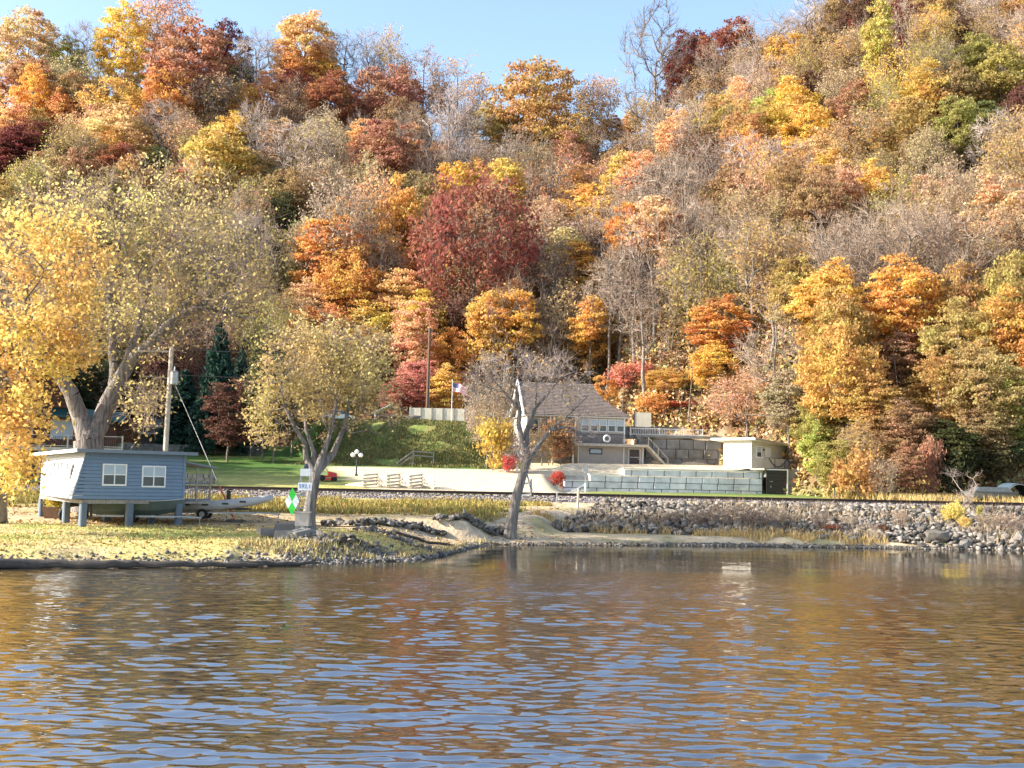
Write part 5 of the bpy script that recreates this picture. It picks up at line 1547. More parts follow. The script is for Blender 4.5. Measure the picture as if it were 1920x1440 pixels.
# ------------------------------------------------------------------ the big trees by the river
def hero_tree(name, label, base, limbs, regions, leaves, lsize, colr, bark, seed, cdy=0.0,  twigs=3, tl=.8, sigma=.3, r_tip=.014, depth=3.5, group=None, gap=.34, twigmat='twig', droop=0.0, updist=.5):
    rng = np.random.default_rng(seed)
    bx_, by_, bY = base
    o3 = P(bx_, by_, bY); o3.z = gz(o3.x, bY)
    O = np.array(o3)
    nodes = []; rad = []
    for li, lim in enumerate(limbs):
        prev = 0
        for k, (px, py, dY, r) in enumerate(lim):
            p = np.array(P(px, py, bY + dY)) - O
            if k == 0:
                if li == 0:
                    nodes.append((np.array([0, 0, -.5]), -1)); rad.append(r * 1.35)
                else:
                    prev = int(np.argmin([np.linalg.norm(p - q) for q, _ in nodes]))
                continue
            q0 = nodes[prev][0]
            D = np.linalg.norm(p - q0); n = max(1, int(D / .8)); r0 = min(rad[prev], lim[k - 1][3] * 1.2)
            for s in range(1, n + 1):
                c = q0 + (p - q0) * s / n + rng.normal(0, .05, 3) * (s < n)
                nodes.append((c, prev)); rad.append(r0 + (r - r0) * s / n); prev = len(nodes) - 1
    pts = []
    tot = 0
    for (cx, cy, rx, ry, n) in regions:
        k = 0; guard = 0
        while k < n and guard < n * 30:
            guard += 1
            u = rng.normal(0, .52, 3)
            if np.linalg.norm(u) > 1.15:
                continue
            p = np.array(P(cx + u[0] * rx, cy + u[1] * ry, bY + cdy + u[2] * depth)) - O
            if vnoise(np.array([p[0] * .55 + seed]), np.array([p[2] * .6 + p[1] * .5]), seed)[0] < gap:
                continue
            pts.append(p); k += 1
    pts = np.array(pts)
    N0 = np.array([q for q, _ in nodes])
    dd = np.array([np.min(np.linalg.norm(N0 - p, axis=1)) for p in pts])
    pts = pts[np.argsort(dd)]
    arr, par, r, kids = grow(rng, nodes, pts, r_tip=r_tip, seg=.7, updist=updist, jitter=.16)
    rad = np.array(rad); r[:len(rad)] = np.clip(r[:len(rad)] * .7, rad, rad * 1.1)
    t = thing(name, label, 'tree', tuple(o3), 0, group)
    link('trunk', wood_mesh('trunk', arr, par, r, bark, thick=.05), t)
    ends = np.where((kids <= 1) & (np.arange(len(arr)) > len(rad)))[0]
    dirs = arr[ends] - arr[par[ends]]; dirs /= np.linalg.norm(dirs, axis=1, keepdims=True) + 1e-9
    k = twigs
    p0 = np.repeat(arr[ends], k, 0); dv = np.repeat(dirs, k, 0) + rng.normal(0, .6, (len(ends) * k, 3)); dv[:, 2] += .15 - droop; dv /= np.linalg.norm(dv, axis=1, keepdims=True)
    ln = tl * (.4 + rng.random(len(dv)))[:, None]; p1 = p0 + dv * ln
    A = tubes(p0, p1, np.full(len(p0), r_tip * .8), np.full(len(p0), r_tip * .3), 3)
    q0 = p0 + (p1 - p0) * rng.random((len(p0), 1)); d2 = dv + rng.normal(0, .6, dv.shape); d2 /= np.linalg.norm(d2, axis=1, keepdims=True); q1 = q0 + d2 * ln * .7
    B2 = tubes(q0, q1, np.full(len(p0), r_tip * .55), np.full(len(p0), r_tip * .25), 3)
    V, F = join([A, B2]); link('twigs', mesh_np('twigs', V, F, twigmat, True), t)
    if leaves:
        ep = np.concatenate([p1, q1, (p0 + p1) / 2]); idx = rng.integers(0, len(ep), leaves)
        # leaves hang more thickly in some boughs than in others
        w_ = vnoise(ep[idx][:, 0] * .8, ep[idx][:, 2] * .8 + ep[idx][:, 1] * .4, seed + 3); idx = idx[w_ > .38]
        C = ep[idx] + rng.normal(0, sigma, (len(idx), 3)) * [1, 1, .8]
        V, F = leaf_quads(rng, C, lsize); o = link('crown', mesh_np('crown', V, F, 'leaf', False, fattr=rng.random(len(F))), t); o.color = (*colr, 1)
    return t


hero_tree('cottonwood_tree', 'huge old cottonwood with forked grey trunk towering over the blue stilt cabin', (172, 905, 71),
          [[(172, 905, 0, 1.0), (168, 850, 0, .92), (166, 825, 0, .88)],
           [(166, 825, 0, .6), (150, 780, 0, .52), (135, 740, -.5, .46), (112, 704, -1, .40), (85, 690, -1.5, .30), (50, 698, -2, .22), (18, 726, -2.5, .10)],
           [(168, 830, .3, .6), (190, 790, .5, .58), (215, 730, .5, .48), (242, 680, .5, .40), (285, 640, .2, .34), (335, 592, 0, .30), (372, 577, 0, .24), (430, 584, 0, .17), (482, 598, .3, .07)],
           [(335, 592, 0, .2), (365, 548, 0, .14), (400, 505, .4, .07)], [(242, 680, .5, .3), (262, 600, 1, .24), (282, 520, 1.5, .18), (322, 468, 1, .13), (352, 476, 0, .06)],
           [(215, 730, .5, .3), (212, 640, 1.5, .25), (205, 540, 2, .2), (232, 420, 2, .12), (245, 350, 2, .06)], [(112, 704, -1, .25), (140, 600, 0, .2), (132, 500, 0, .14), (160, 430, .5, .07), (190, 380, .5, .04)],
           [(372, 577, 0, .18), (410, 540, 1, .12), (460, 500, 1, .06)], [(85, 690, -1.5, .2), (60, 640, -1, .14), (60, 560, 0, .08)]],
          [(140, 420, 130, 95, 170), (300, 410, 150, 100, 230), (430, 470, 85, 95, 120), (90, 560, 110, 120, 170), (270, 560, 130, 110, 210), (420, 560, 90, 60, 70), (262, 752, 42, 44, 55)],
          17500, .145, (.60, .48, .20), 'bark_grey', 301, 0.0, 5, 1.1, .26, .018, 4.2, gap=.26)
hero_tree('cottonwood_tree', 'dense golden cottonwood with low hanging leaves on the bank beside the stilt cabin', (3, 966, 61.5),
          [[(3, 966, 0, .34), (1, 880, -1.5, .28), (-6, 800, -3, .26), (2, 720, -4, .22), (20, 650, -4.5, .17), (52, 600, -5, .13), (58, 575, -5, .09), (50, 540, -5, .05)], [(52, 600, -5, .1), (48, 560, -5.5, .08), (80, 520, -5.5, .04)],
           [(2, 720, -4, .15), (50, 690, -5, .1), (100, 650, -5.5, .06)], [(-6, 800, -3, .14), (-40, 700, -4, .1), (-60, 560, -5, .06)]],
          [(30, 740, 50, 90, 90), (12, 850, 38, 50, 44), (60, 610, 115, 80, 130), (70, 480, 120, 70, 120), (-60, 640, 60, 140, 90), (120, 660, 45, 40, 36)],
          21000, .15, (.72, .50, .16), 'bark', 302, -5.0, 4, .8, .26, .013, 2.6, gap=.22, droop=.35)
hero_tree('riverside_tree', 'slender leaning tree with thinning golden olive leaves standing beside the day mark', (579, 988, 62.5),
          [[(579, 988, 0, .38), (583, 940, 0, .31), (590, 900, 0, .30), (592, 885, 0, .28)], [(592, 885, 0, .2), (574, 862, 0, .16), (572, 832, 0, .14), (552, 800, -.3, .10), (534, 764, -.3, .07), (526, 715, 0, .04)],
           [(592, 885, 0, .2), (589, 850, .3, .15), (574, 806, .4, .10), (574, 745, .4, .05)], [(592, 885, 0, .22), (606, 852, 0, .18), (618, 815, 0, .12), (628, 770, .2, .09), (636, 710, .3, .05), (640, 660, .3, .03)],
           [(592, 890, 0, .24), (625, 850, .8, .2), (646, 800, 1, .13), (655, 745, 1, .07)], [(640, 815, .9, .1), (660, 812, .5, .06), (690, 806, 0, .04), (720, 820, 0, .02)]],
          [(530, 720, 55, 70, 90), (600, 680, 75, 65, 130), (672, 720, 55, 75, 90), (515, 790, 40, 42, 45), (610, 770, 60, 50, 50), (560, 640, 50, 40, 40), (670, 640, 50, 40, 40), (725, 770, 25, 40, 14)],
          11500, .125, (.54, .42, .18), 'bark_grey', 303, 0.0, 5, .75, .16, .010, 2.4, gap=.25, droop=.3)
hero_tree('riverside_tree', 'leaning dark trunked tree with pale bare branches in front of the brown house', (956, 1001, 71.2),
          [[(956, 1001, 0, .38), (963, 960, 0, .31), (970, 925, 0, .29), (980, 890, 0, .27), (988, 865, 0, .25)], [(988, 865, 0, .2), (978, 820, 0, .16), (975, 770, 0, .14), (968, 735, -.2, .09), (960, 690, -.2, .04)],
           [(975, 780, 0, .12), (945, 735, -.3, .08), (918, 705, -.5, .04)], [(988, 865, 0, .22), (987, 810, .4, .18), (1003, 765, .4, .13), (1030, 735, .3, .08), (1058, 700, .3, .04)],
           [(988, 865, 0, .2), (1008, 836, 0, .17), (1032, 806, 0, .12), (1062, 800, 0, .08), (1092, 812, 0, .04)], [(1003, 765, .4, .1), (1006, 720, .5, .06), (1018, 680, .5, .03)], [(1030, 806, 0, .08), (1075, 770, 0, .05), (1105, 740, 0, .03)]],
          [(955, 695, 50, 36, 55), (1010, 695, 55, 36, 65), (1060, 720, 50, 36, 60), (905, 720, 40, 36, 36), (985, 850, 26, 20, 20), (1075, 775, 40, 36, 28), (985, 740, 50, 40, 36), (1095, 815, 22, 18, 10)],
          900, .12, (.50, .33, .16), 'bark_grey', 304, 0.0, 6, .7, .16, .011, 2.2, gap=.15, twigmat='twig_pale')


def near_tree(name, px, ytop, wpx, Yd, build, colr, label, ybase=None, cat='tree', group=None, tilt=0.0):
    x = P(px, 900, Yd).x; g = gz(x, Yd); H = P(px, ytop, Yd).z - g
    if build == 'bush' and H > 5.2:
        build = 'oval'
    if build == 'barebush' and H > 4.2:
        build = 'sparse'
    return tree_at(name, build, colr, (x, Yd, g), H, wpx * Yd / FPX, label, cat, group, None, tilt)


near_tree('spruce_tree', 402, 598, 115, 132, 'conifer', 'bluegreen', 'dark blue green spruce standing on the shaded lawn behind the utility pole')
near_tree('spruce_tree', 445, 650, 90, 138, 'conifer', 'bluegreen', 'second dark spruce tucked close behind the tall one on the lawn')
near_tree('spruce_tree', 340, 690, 90, 143, 'conifer', 'bluegreen', 'dark spruce half hidden behind the utility pole with the transformer')
near_tree('dark_tree', 425, 705, 105, 122, 'oval', 'oxblood', 'dark red brown tree on the shaded lawn in front of the spruces')
near_tree('dark_tree', 490, 640, 120, 146, 'round', 'dark_green', 'dark green tree at the back of the shaded lawn')
near_tree('dark_tree', 300, 640, 130, 149, 'round', 'oxblood', 'dark brown tree behind the transformer on the utility pole')
near_tree('dark_tree', 200, 660, 150, 147, 'round', 'dark_green', 'dark green tree behind the old cottonwood trunk')
near_tree('dark_tree', 60, 640, 170, 140, 'round', 'dark_green', 'dark green tree rising behind the green roofed log house')
near_tree('dark_tree', 512, 660, 120, 121.5, 'round', 'dark_green', 'broad dark tree hanging over the near side of the mound end')
near_tree('dark_tree', 545, 670, 110, 129, 'round', 'brown', 'brown tree between the broad dark tree and the mound')
near_tree('dark_tree', 490, 668, 90, 126, 'oval', 'dark_green', 'dark green tree between the riverside tree crown and the dark red brown tree')
near_tree('dark_tree', 468, 700, 70, 129, 'oval', 'oxblood', 'smaller dark brown tree just beyond the dark red brown tree')
near_tree('dark_tree', 560, 690, 110, 147, 'round', 'olive', 'dull olive tree behind the white parked car')
near_tree('dark_tree', 650, 700, 100, 150, 'round', 'gold_brown', 'golden brown tree at the back edge of the grassy mound')
near_tree('thin_leaved_tree', 912, 668, 84, 120, 'sparse', 'pink_tan', 'pinkish brown thin tree growing beside the grassy mound and the flagpole')
near_tree('thin_leaved_tree', 925, 735, 90, 118, 'sparse', 'tan', 'low tan tree in front of the cream panel wall')
SH = 'shrubs and small trees round the yard'
near_tree('shrub', 925, 800, 62, 116, 'bush', 'gold', 'golden shrub behind the white low wall', cat='shrub')
near_tree('shrub', 968, 815, 55, 117, 'barebush', 'tan', 'tangled brown shrub behind the trunk of the leaning tree', cat='shrub')
near_tree('shrub', 1015, 790, 70, 125, 'barebush', 'brown', 'bare shrub under the deck of the brown house', cat='shrub')
near_tree('shrub', 1050, 800, 60, 125.5, 'bush', 'brown', 'brown leafy shrub below the sunroom windows', cat='shrub')
near_tree('shrub', 955, 858, 30, 114.5, 'bush', 'scarlet', 'small bright red shrub below the pale stone bench', cat='shrub')
near_tree('shrub', 1045, 889, 26, 111.5, 'bush', 'scarlet', 'small red shrub at the low end of the retaining wall', cat='shrub')
near_tree('shrub', 780, 670, 90, 144, 'bush', 'pink_red', 'pinkish red shrub behind the brown utility pole', cat='shrub')
near_tree('shrub', 745, 700, 80, 142, 'bush', 'rust', 'rusty pink shrub by the open shelter', cat='shrub')
near_tree('shrub', 828, 682, 75, 143, 'bush', 'yellow', 'bright yellow shrub between the utility pole and the flagpole', cat='shrub')
near_tree('shrub', 1180, 688, 80, 146, 'bush', 'pink_red', 'pinkish red shrub behind the end of the brown roof', cat='shrub')
near_tree('shrub', 1130, 700, 60, 146, 'bush', 'orange', 'orange shrub above the ridge of the brown roof', cat='shrub')
near_tree('shrub', 1248, 690, 100, 142, 'round', 'yellow', 'bright yellow small tree above the white picket railing', cat='tree')
near_tree('shrub', 1222, 740, 60, 140, 'bush', 'orange', 'orange red shrub left of the bright yellow small tree', cat='shrub')
near_tree('shrub', 1275, 755, 50, 139, 'bush', 'scarlet', 'scarlet shrub just behind the rubble wall', cat='shrub')
near_tree('shrub', 1318, 730, 75, 141, 'bush', 'green', 'green shrub right of the bright yellow small tree', cat='shrub')
near_tree('shrub', 1700, 824, 62, 102, 'bush', 'rust', 'red sumac at the edge of the dark wood', cat='shrub')
near_tree('shrub', 1745, 838, 40, 103, 'bush', 'rust', 'small rusty sumac on the far side of the red sumac', cat='shrub')
near_tree('shrub', 1530, 770, 70, 113, 'bush', 'lime', 'yellow green shrub touching the corner of the boathouse roof', cat='shrub')
near_tree('shrub', 1565, 820, 80, 106, 'bush', 'olive', 'olive shrub on the slope beside the garage', cat='shrub')
near_tree('shrub', 1610, 850, 80, 103, 'bush', 'gold_brown', 'golden brown shrub low on the slope between the garage and the red sumac', cat='shrub')
near_tree('shrub', 1655, 870, 60, 101, 'barebush', 'tan', 'dry tan shrub at the grass edge before the red sumac', cat='shrub')
near_tree('shrub', 1780, 850, 90, 104, 'bush', 'dark_green', 'dark green shrub behind the pale bare sapling', cat='shrub')
near_tree('shrub', 1860, 850, 90, 105, 'bush', 'dark_green', 'dark green shrub behind the grey boat', cat='shrub')
near_tree('shrub', 1905, 830, 90, 107, 'bush', 'green', 'green shrub above the blue tarpaulin', cat='shrub')
near_tree('sapling', 1805, 880, 62, 84.5, 'sapling', 'none', 'pale bare sapling at the top of the riprap bank', cat='sapling', tilt=.0)
near_tree('shrub', 1787, 945, 34, 80.5, 'bush', 'yellow', 'bright yellow shrub on the riprap below the pale sapling', cat='shrub')
near_tree('shrub', 1808, 970, 20, 79, 'bush', 'yellow', 'small yellow tuft under the bright yellow shrub', cat='shrub')
near_tree('shrub', 1836, 952, 10, 82, 'bush', 'lime', 'tiny yellow green tuft beside the pale sapling', cat='shrub')
near_tree('shrub', 1560, 985, 34, 77.5, 'bush', 'rust', 'rusty little shrub on the riprap near the driftwood', cat='shrub')
near_tree('shrub', 1655, 985, 22, 77.5, 'bush', 'oxblood', 'dark red little shrub in the riprap', cat='shrub')
for i, (px, py, w) in enumerate([(1310, 960, 45), (1345, 955, 50), (1385, 952, 55), (1420, 958, 50), (1455, 955, 50), (1490, 965, 40), (1540, 965, 40), (1235, 975, 35), (1855, 968, 50), (1895, 968, 45), (1260, 962, 40), (1330, 985, 40), (1400, 985, 40), (1465, 985, 40), (1590, 970, 36), (1625, 985, 36), (1690, 960, 30), (1760, 985, 36), (1825, 990, 40), (1150, 972, 26), (1200, 985, 26)]):
    near_tree('dry_shrub', px, py, w, 77.6 + (i % 3) * .7, 'barebush', ['oxblood', 'brown', 'tan'][i % 3], f"{['dark brown', 'reddish brown', 'tan'][i % 3]} leafless brush growing in the {'upper' if py < 965 else 'lower'} riprap {'at its sandy end' if px < 1240 else 'below the block retaining wall' if px < 1400 else 'below the boathouse' if px < 1510 else 'between the boathouse and the red sumac' if px < 1680 else 'below the pale sapling'}", cat='shrub', group='leafless brown brush in the riprap')

for xx, yy in ((-52, 97.5), (-60, 96), (-61, 99.5), (-70, 96.5), (-78, 96), (-70, 100)):
    tree_at('dark_tree', 'round', 'gold_brown', (xx, yy, gz(xx, yy)), 21, 12, 'tall dense tree in the belt of wood beyond the log house', 'tree', 'belt of wood beyond the log house')
# a belt of tall wood beyond the near end of the lawn; its shade falls across the lawn
for i in range(26):
    Yd = 98 + i * 2.1 + RND.uniform(-1, 1); x = -.46 * Yd - RND.uniform(6, 22)
    tree_at('dark_tree', 'round', RND.choice(['dark_green', 'gold_brown', 'brown']), (x, Yd, gz(x, Yd)), RND.uniform(19, 25), RND.uniform(12, 16), 'tall dense tree in the belt of wood beyond the log house', 'tree', 'belt of wood beyond the log house')


# ------------------------------------------------------------------ undergrowth, grass, fallen leaves
def tinted(name, V, F, tint, mat, kind='stuff'):
    return link(name, mesh_np(name, V, F, mat, False, tint=np.repeat(tint, F.shape[1], 0)[:len(V)]), kind=kind)


rg = np.random.default_rng(77)
nC = 4200
Yc = rg.uniform(101, 238, nC); xc = rg.uniform(-.5, .5, nC) * Yc
xq = rg.uniform(6, 46, 1900); Yq = rg.uniform(103, 168, 1900); Yc = np.concatenate([Yc, Yq]); xc = np.concatenate([xc, xq])
k = Yc > toe_y(xc) + .5
Yc, xc = Yc[k], xc[k]; nC = len(xc)
per = 30
hgt = rg.uniform(.5, 2.2, nC); wid = rg.uniform(.7, 1.8, nC)
cx = np.repeat(xc, per) + rg.normal(0, 1, nC * per) * np.repeat(wid, per) * .6; cy = np.repeat(Yc, per) + rg.normal(0, 1, nC * per) * np.repeat(wid, per) * .6
cz = ground_z(cx, cy) + rg.random(nC * per) * np.repeat(hgt, per)
V, F = leaf_quads(rg, np.stack([cx, cy, cz], -1), .36)
pal = np.array([PAL[q] for q in ('orange', 'gold_brown', 'tan', 'brown', 'olive', 'peach', 'green', 'rust', 'gold')])
tc_ = np.repeat(pal[rg.integers(0, len(pal), nC)], per, 0) * rg.uniform(.5, 1.1, (nC * per, 1))
tinted('undergrowth', V, F, tc_, 'leafbit')
# fallen branches and thin saplings on the slope
n = 2600
Yc = rg.uniform(102, 236, n); xc = rg.uniform(-.5, .5, n) * Yc; k = Yc > toe_y(xc) + 1; xc, Yc = xc[k], Yc[k]; n = len(xc)
p0 = np.stack([xc, Yc, ground_z(xc, Yc) - .1], -1); d = rg.normal(0, .12, (n, 3)); d[:, 2] = 1; lay = rg.random(n) < .35
d[lay] = rg.normal(0, 1, (lay.sum(), 3)) * [1, .4, .15]; d /= np.linalg.norm(d, axis=1, keepdims=True)
ln = np.where(lay, rg.uniform(2, 6, n), rg.uniform(3, 8, n))[:, None]
V, F = tubes(p0 + np.array([0, 0, .25]) * lay[:, None], p0 + d * ln, rg.uniform(.04, .10, n), np.full(n, .02), 4)
link('thin_saplings', mesh_np('thin_saplings', V, F, 'bark_pale'), kind='stuff')


def scatter(n, x0, x1, y0, y1, cond):
    x = rg.uniform(x0, x1, n); y = rg.uniform(y0, y1, n); k = cond(x, y); return x[k], y[k]


def blades(name, x, y, h, w, cols, spread=.35):
    n = len(x); z = ground_z(x, y)
    a = rg.uniform(0, 6.28, n); dx_, dy_ = np.cos(a) * w, np.sin(a) * w
    tip = np.stack([x + rg.normal(0, spread, n) * h, y + rg.normal(0, spread, n) * h, z + h], -1)
    V = np.stack([np.stack([x - dx_, y - dy_, z - .02], -1), np.stack([x + dx_, y + dy_, z - .02], -1), tip], 1).reshape(-1, 3)
    F = np.arange(n * 3).reshape(-1, 3)
    tinted(name, V, F, cols, 'leafbit')


def tone(base, n, lo=.6, hi=1.3):
    return np.array(base)[rg.integers(0, len(base), n)] * rg.uniform(lo, hi, (n, 1))


x, y = scatter(60000, -42, 3, 72.5, 86.2, lambda x, y: (x < 1 + (y - 78) * .5) & (fbm(x * .3, y * .5, 3, 61) > .42))
blades('weeds', x, y, rg.uniform(.10, .38, len(x)), .035, tone([(.36, .30, .08), (.22, .24, .06), (.48, .37, .14), (.30, .17, .06)], len(x)))
x, y = scatter(26000, -30, 0, 46, 64, lambda x, y: (y - shore_y(x) > .9) & (y < 63))
blades('lawn_grass', x, y, rg.uniform(.04, .10, len(x)), .03, tone([(.60, .50, .18), (.40, .40, .11), (.62, .48, .22)], len(x), .75, 1.15))
x, y = scatter(30000, 1, 36, 70, 78, lambda x, y: (y - shore_y(x) > .6) & (y > np.interp(x, [0, 14, 16, 36], [76, 74.6, 73.8, 73.2])) & (y < 77) & (x < 24) & (fbm(x * .4, y * .6, 3, 63) > .45))
blades('shore_grass', x, y, rg.uniform(.12, .55, len(x)), .03, tone([(.60, .42, .18), (.55, .36, .15), (.45, .33, .14)], len(x)))
x, y = scatter(26000, -12, 1, 52, 70, lambda x, y: (y - shore_y(x) > .3) & (y - shore_y(x) < 3.2) & (fbm(x * .5, y * .6, 3, 64) > .42))
blades('shore_grass', x, y, rg.uniform(.10, .38, len(x)), .03, tone([(.50, .38, .17), (.36, .33, .14), (.42, .30, .16)], len(x)))
x, y = scatter(14000, 2, 44, 74.5, 85.5, lambda x, y: in_rip(x, y) & (fbm(x * .35, y * .5, 3, 67) > .5))
blades('bank_weeds', x, y, rg.uniform(.3, .85, len(x)), .02, tone([(.30, .20, .13), (.42, .32, .2), (.2, .13, .1), (.5, .4, .24)], len(x)))
x, y = scatter(26000, 18, 52, 92.2, 108, lambda x, y: (y > toe_y(x) - 9 + 3 * np.sin(x * .7)) & (y < toe_y(x) + 3) & (x > 27))
blades('edge_grass', x, y, rg.uniform(.25, .9, len(x)), .05, tone([(.50, .36, .16), (.30, .27, .09), (.36, .22, .09)], len(x)))
x, y = scatter(60000, -26, 2, 120, 137, lambda x, y: (x > -22) & (fbm(x * .4, y * .4, 3, 65) > .38))
blades('mound_grass', x, y, rg.uniform(.08, .34, len(x)), .05, tone([(.15, .18, .055), (.28, .25, .09), (.10, .13, .045), (.25, .17, .07)], len(x)))
x, y = scatter(15000, -34, 4, 48, 90, lambda x, y: (y - shore_y(x) > .8) & (fbm(x * .2, y * .4, 3, 66) > .40))
z = ground_z(x, y) + .03
V, F = leaf_quads(rg, np.stack([x, y, z], -1), .11, 1.2)
tinted('fallen_leaves', V, F, tone([(.45, .26, .10), (.30, .16, .07), (.60, .42, .14)], len(x)), 'leafbit')


# driftwood
def log(label, pts, r, mat='log_drift', cat='log'):
    w = [P(a, b_, c) for a, b_, c in pts]
    for q in w:
        q.z = max(gz(q.x, q.y), 0.02) + r * .6
    o = w[0].copy(); rr = [r * (1 - .5 * i / (len(w) - 1)) for i in range(len(w))]
    fine, rf = [], []
    for i in range(len(w) - 1):
        for s in range(4):
            f = s / 4; fine.append(w[i] + (w[i + 1] - w[i]) * f + Vector((0, RND.uniform(-.05, .05), RND.uniform(-.04, .05)))); rf.append((rr[i] + (rr[i + 1] - rr[i]) * f) * RND.uniform(.85, 1.15))
    fine.append(w[-1]); rf.append(rr[-1] * .5)
    t = B().tube([tuple(q - o) for q in fine], rf, 9).add('driftwood_log', mat, None, tuple(o), 0, True)
    return tag(t, label, cat)


log('long dark driftwood log lying at the waterline before the cabin', [(-60, 1050, 45.6), (60, 1046, 46.6), (130, 1048, 46.9), (215, 1050, 47.2), (262, 1052, 47.6)], .24)
log('thin dark driftwood log overlapping the long log on its far end', [(215, 1045, 47.9), (320, 1052, 48.2), (420, 1056, 49.0), (500, 1058, 49.6)], .16)
log('grey weathered log at the water near the day mark slabs', [(430, 1058, 49.3), (520, 1062, 50.2), (600, 1062, 51.0)], .13)
log('pale driftwood branch curving along the foot of the riprap', [(1535, 1018, 75.0), (1575, 1010, 75.6), (1610, 1012, 75.6), (1650, 1020, 75.0)], .12, 'bark_pale')
log('straight weathered log beside the stone row on the launch', [(735, 1000, 63.6), (800, 1001, 64.0), (872, 1002, 64.8)], .12)


# ------------------------------------------------------------------ green roofed log house and others behind the lawn
lx = P(70, 900, 100).x
lh = thing('log_house', 'dark log house with green metal roof and wooden deck behind the cottonwood', 'house', (lx, 100, gz(lx, 100)), math.radians(19))
z5 = P(70, 838, 100).z - gz(lx, 100); za = P(75, 684, 100).z - gz(lx, 100); ze = P(160, 803, 100).z - gz(lx, 100)
b = B(); nL = 12
for i in range(nL):
    z0_ = z5 + (ze - z5) * i / nL; b.tube([(-6.5, 0, z0_ + .13), (6.2, 0, z0_ + .13)], .155, 8)
b.add('log_wall', 'log_brown', lh)
b = B(); b.extr([(-4.1, .0, ze), (4.1, .0, ze), (0, .0, za - .1)], (0, 9, 0)); b.add('gable_wall', 'log_brown', lh)
b = B()
for i in range(16):
    f = i / 16; zz = ze + (za - ze) * f; hw2 = 4.0 * (1 - f) - .2
    if hw2 > .2:
        b.tube([(-hw2, -.05, zz + .17), (hw2, -.05, zz + .17)], .13, 6)
b.add('gable_logs', 'log_brown', lh)
for s in (-1, 1):
    b = B(); b.hexa([(s * 4.9, -.9, ze - .75), (0, -.9, za), (0, 9.4, za), (s * 4.9, 9.4, ze - .75), (s * 4.9, -.9, ze - .55), (0, -.9, za + .22), (0, 9.4, za + .22), (s * 4.9, 9.4, ze - .55)] if s < 0 else
                    [(0, -.9, za), (4.9, -.9, ze - .75), (4.9, 9.4, ze - .75), (0, 9.4, za), (0, -.9, za + .22), (4.9, -.9, ze - .55), (4.9, 9.4, ze - .55), (0, 9.4, za + .22)]); b.add('roof', 'metal_green', lh)
zp = P(75, 760, 100).z - gz(lx, 100)
b = B(); b.hexa([(-6.5, -1.7, zp - .55), (6.8, -1.7, zp - 1.3), (6.8, .3, zp - .5), (-6.5, .3, zp + .15), (-6.5, -1.7, zp - .38), (6.8, -1.7, zp - 1.13), (6.8, .3, zp - .33), (-6.5, .3, zp + .32)]); b.add('porch_roof', 'metal_green', lh)
window(lh, (1.75, -.16, z5 + 1.55), 1.7, 1.5, (1, 0, 0), (0, -1, 0), (2, 1), 'wood_pale', 'glass_pale'); window(lh, (3.9, -.16, z5 + 1.55), 1.2, 1.5, (1, 0, 0), (0, -1, 0), (1, 1), 'wood_pale', 'glass_pale'); window(lh, (-1.2, -.16, z5 + 1.5), 1.2, 1.4, (1, 0, 0), (0, -1, 0), (1, 1), 'wood_pale', 'glass')
b = B(); b.box(-6.5, 6.7, -2.2, -.1, z5 - .30, z5); b.add('deck', 'wood_pale', lh)
rl = B().bar((-6.5, -2.15, z5 + 1.0), (6.7, -2.15, z5 + 1.0), .08, .06).bar((-6.5, -2.15, z5 + .12), (6.7, -2.15, z5 + .12), .05, .06).add('deck_railing', 'wood_pale', lh)
for k in range(80):
    x = -6.4 + k * .165; B().bar((x, -2.15, z5 + .12), (x, -2.15, z5 + 1.0), .04, .04).add('baluster', 'wood_brown', rl)
for k in range(7):
    x = -6.4 + k * 2.18; B().bar((x, -2.152, z5 - .1), (x, -2.152, z5 + 1.1), .13, .13).add('railing_post', 'wood_pale', rl); B().bar((x, -2.05, -.3), (x, -2.05, z5 - .3), .16, .16).add('deck_post', 'wood_pale', lh)
b = B(); b.box(-6, 6, .4, 8.5, -.3, z5 - .02); b.add('lower_wall', 'concrete_dark', lh)
b = B(); b.box(-2.2, -.2, .33, .395, 0, 2.0); b.add('lower_door', 'door_dark', lh)

fx = P(325, 900, 147).x; fz0 = gz(fx, 147)
fh = thing('lake_house', 'low dark house with a band of bluish windows beyond the shaded lawn', 'house', (fx, 147, fz0))
zt = P(325, 777, 147).z - fz0; zb_ = P(325, 806, 147).z - fz0
b = B(); b.box(-4.2, 4.2, 0, 6, -.3, zt - .1); b.add('wall', 'roof_dark', fh)
b = B(); b.box(-4.6, 4.6, -.7, 6.4, zt - .1, zt + .05); b.add('roof', 'metal_grey', fh)
for k in range(6):
    window(fh, (-3.4 + k * 1.34, -.02, (zt + zb_) / 2), 1.1, (zt - zb_) * .72, (1, 0, 0), (0, -1, 0), (1, 2), 'wood_grey', 'glass_pale', fw=.05)
b = B(); b.bar((-4.2, -1.2, zb_ + .3), (4.2, -1.2, zb_ + .3), .05, .06); b.box(-4.2, 4.2, -1.25, -.05, zb_ - .6, zb_ - .45); b.add('balcony', 'metal_grey', fh)


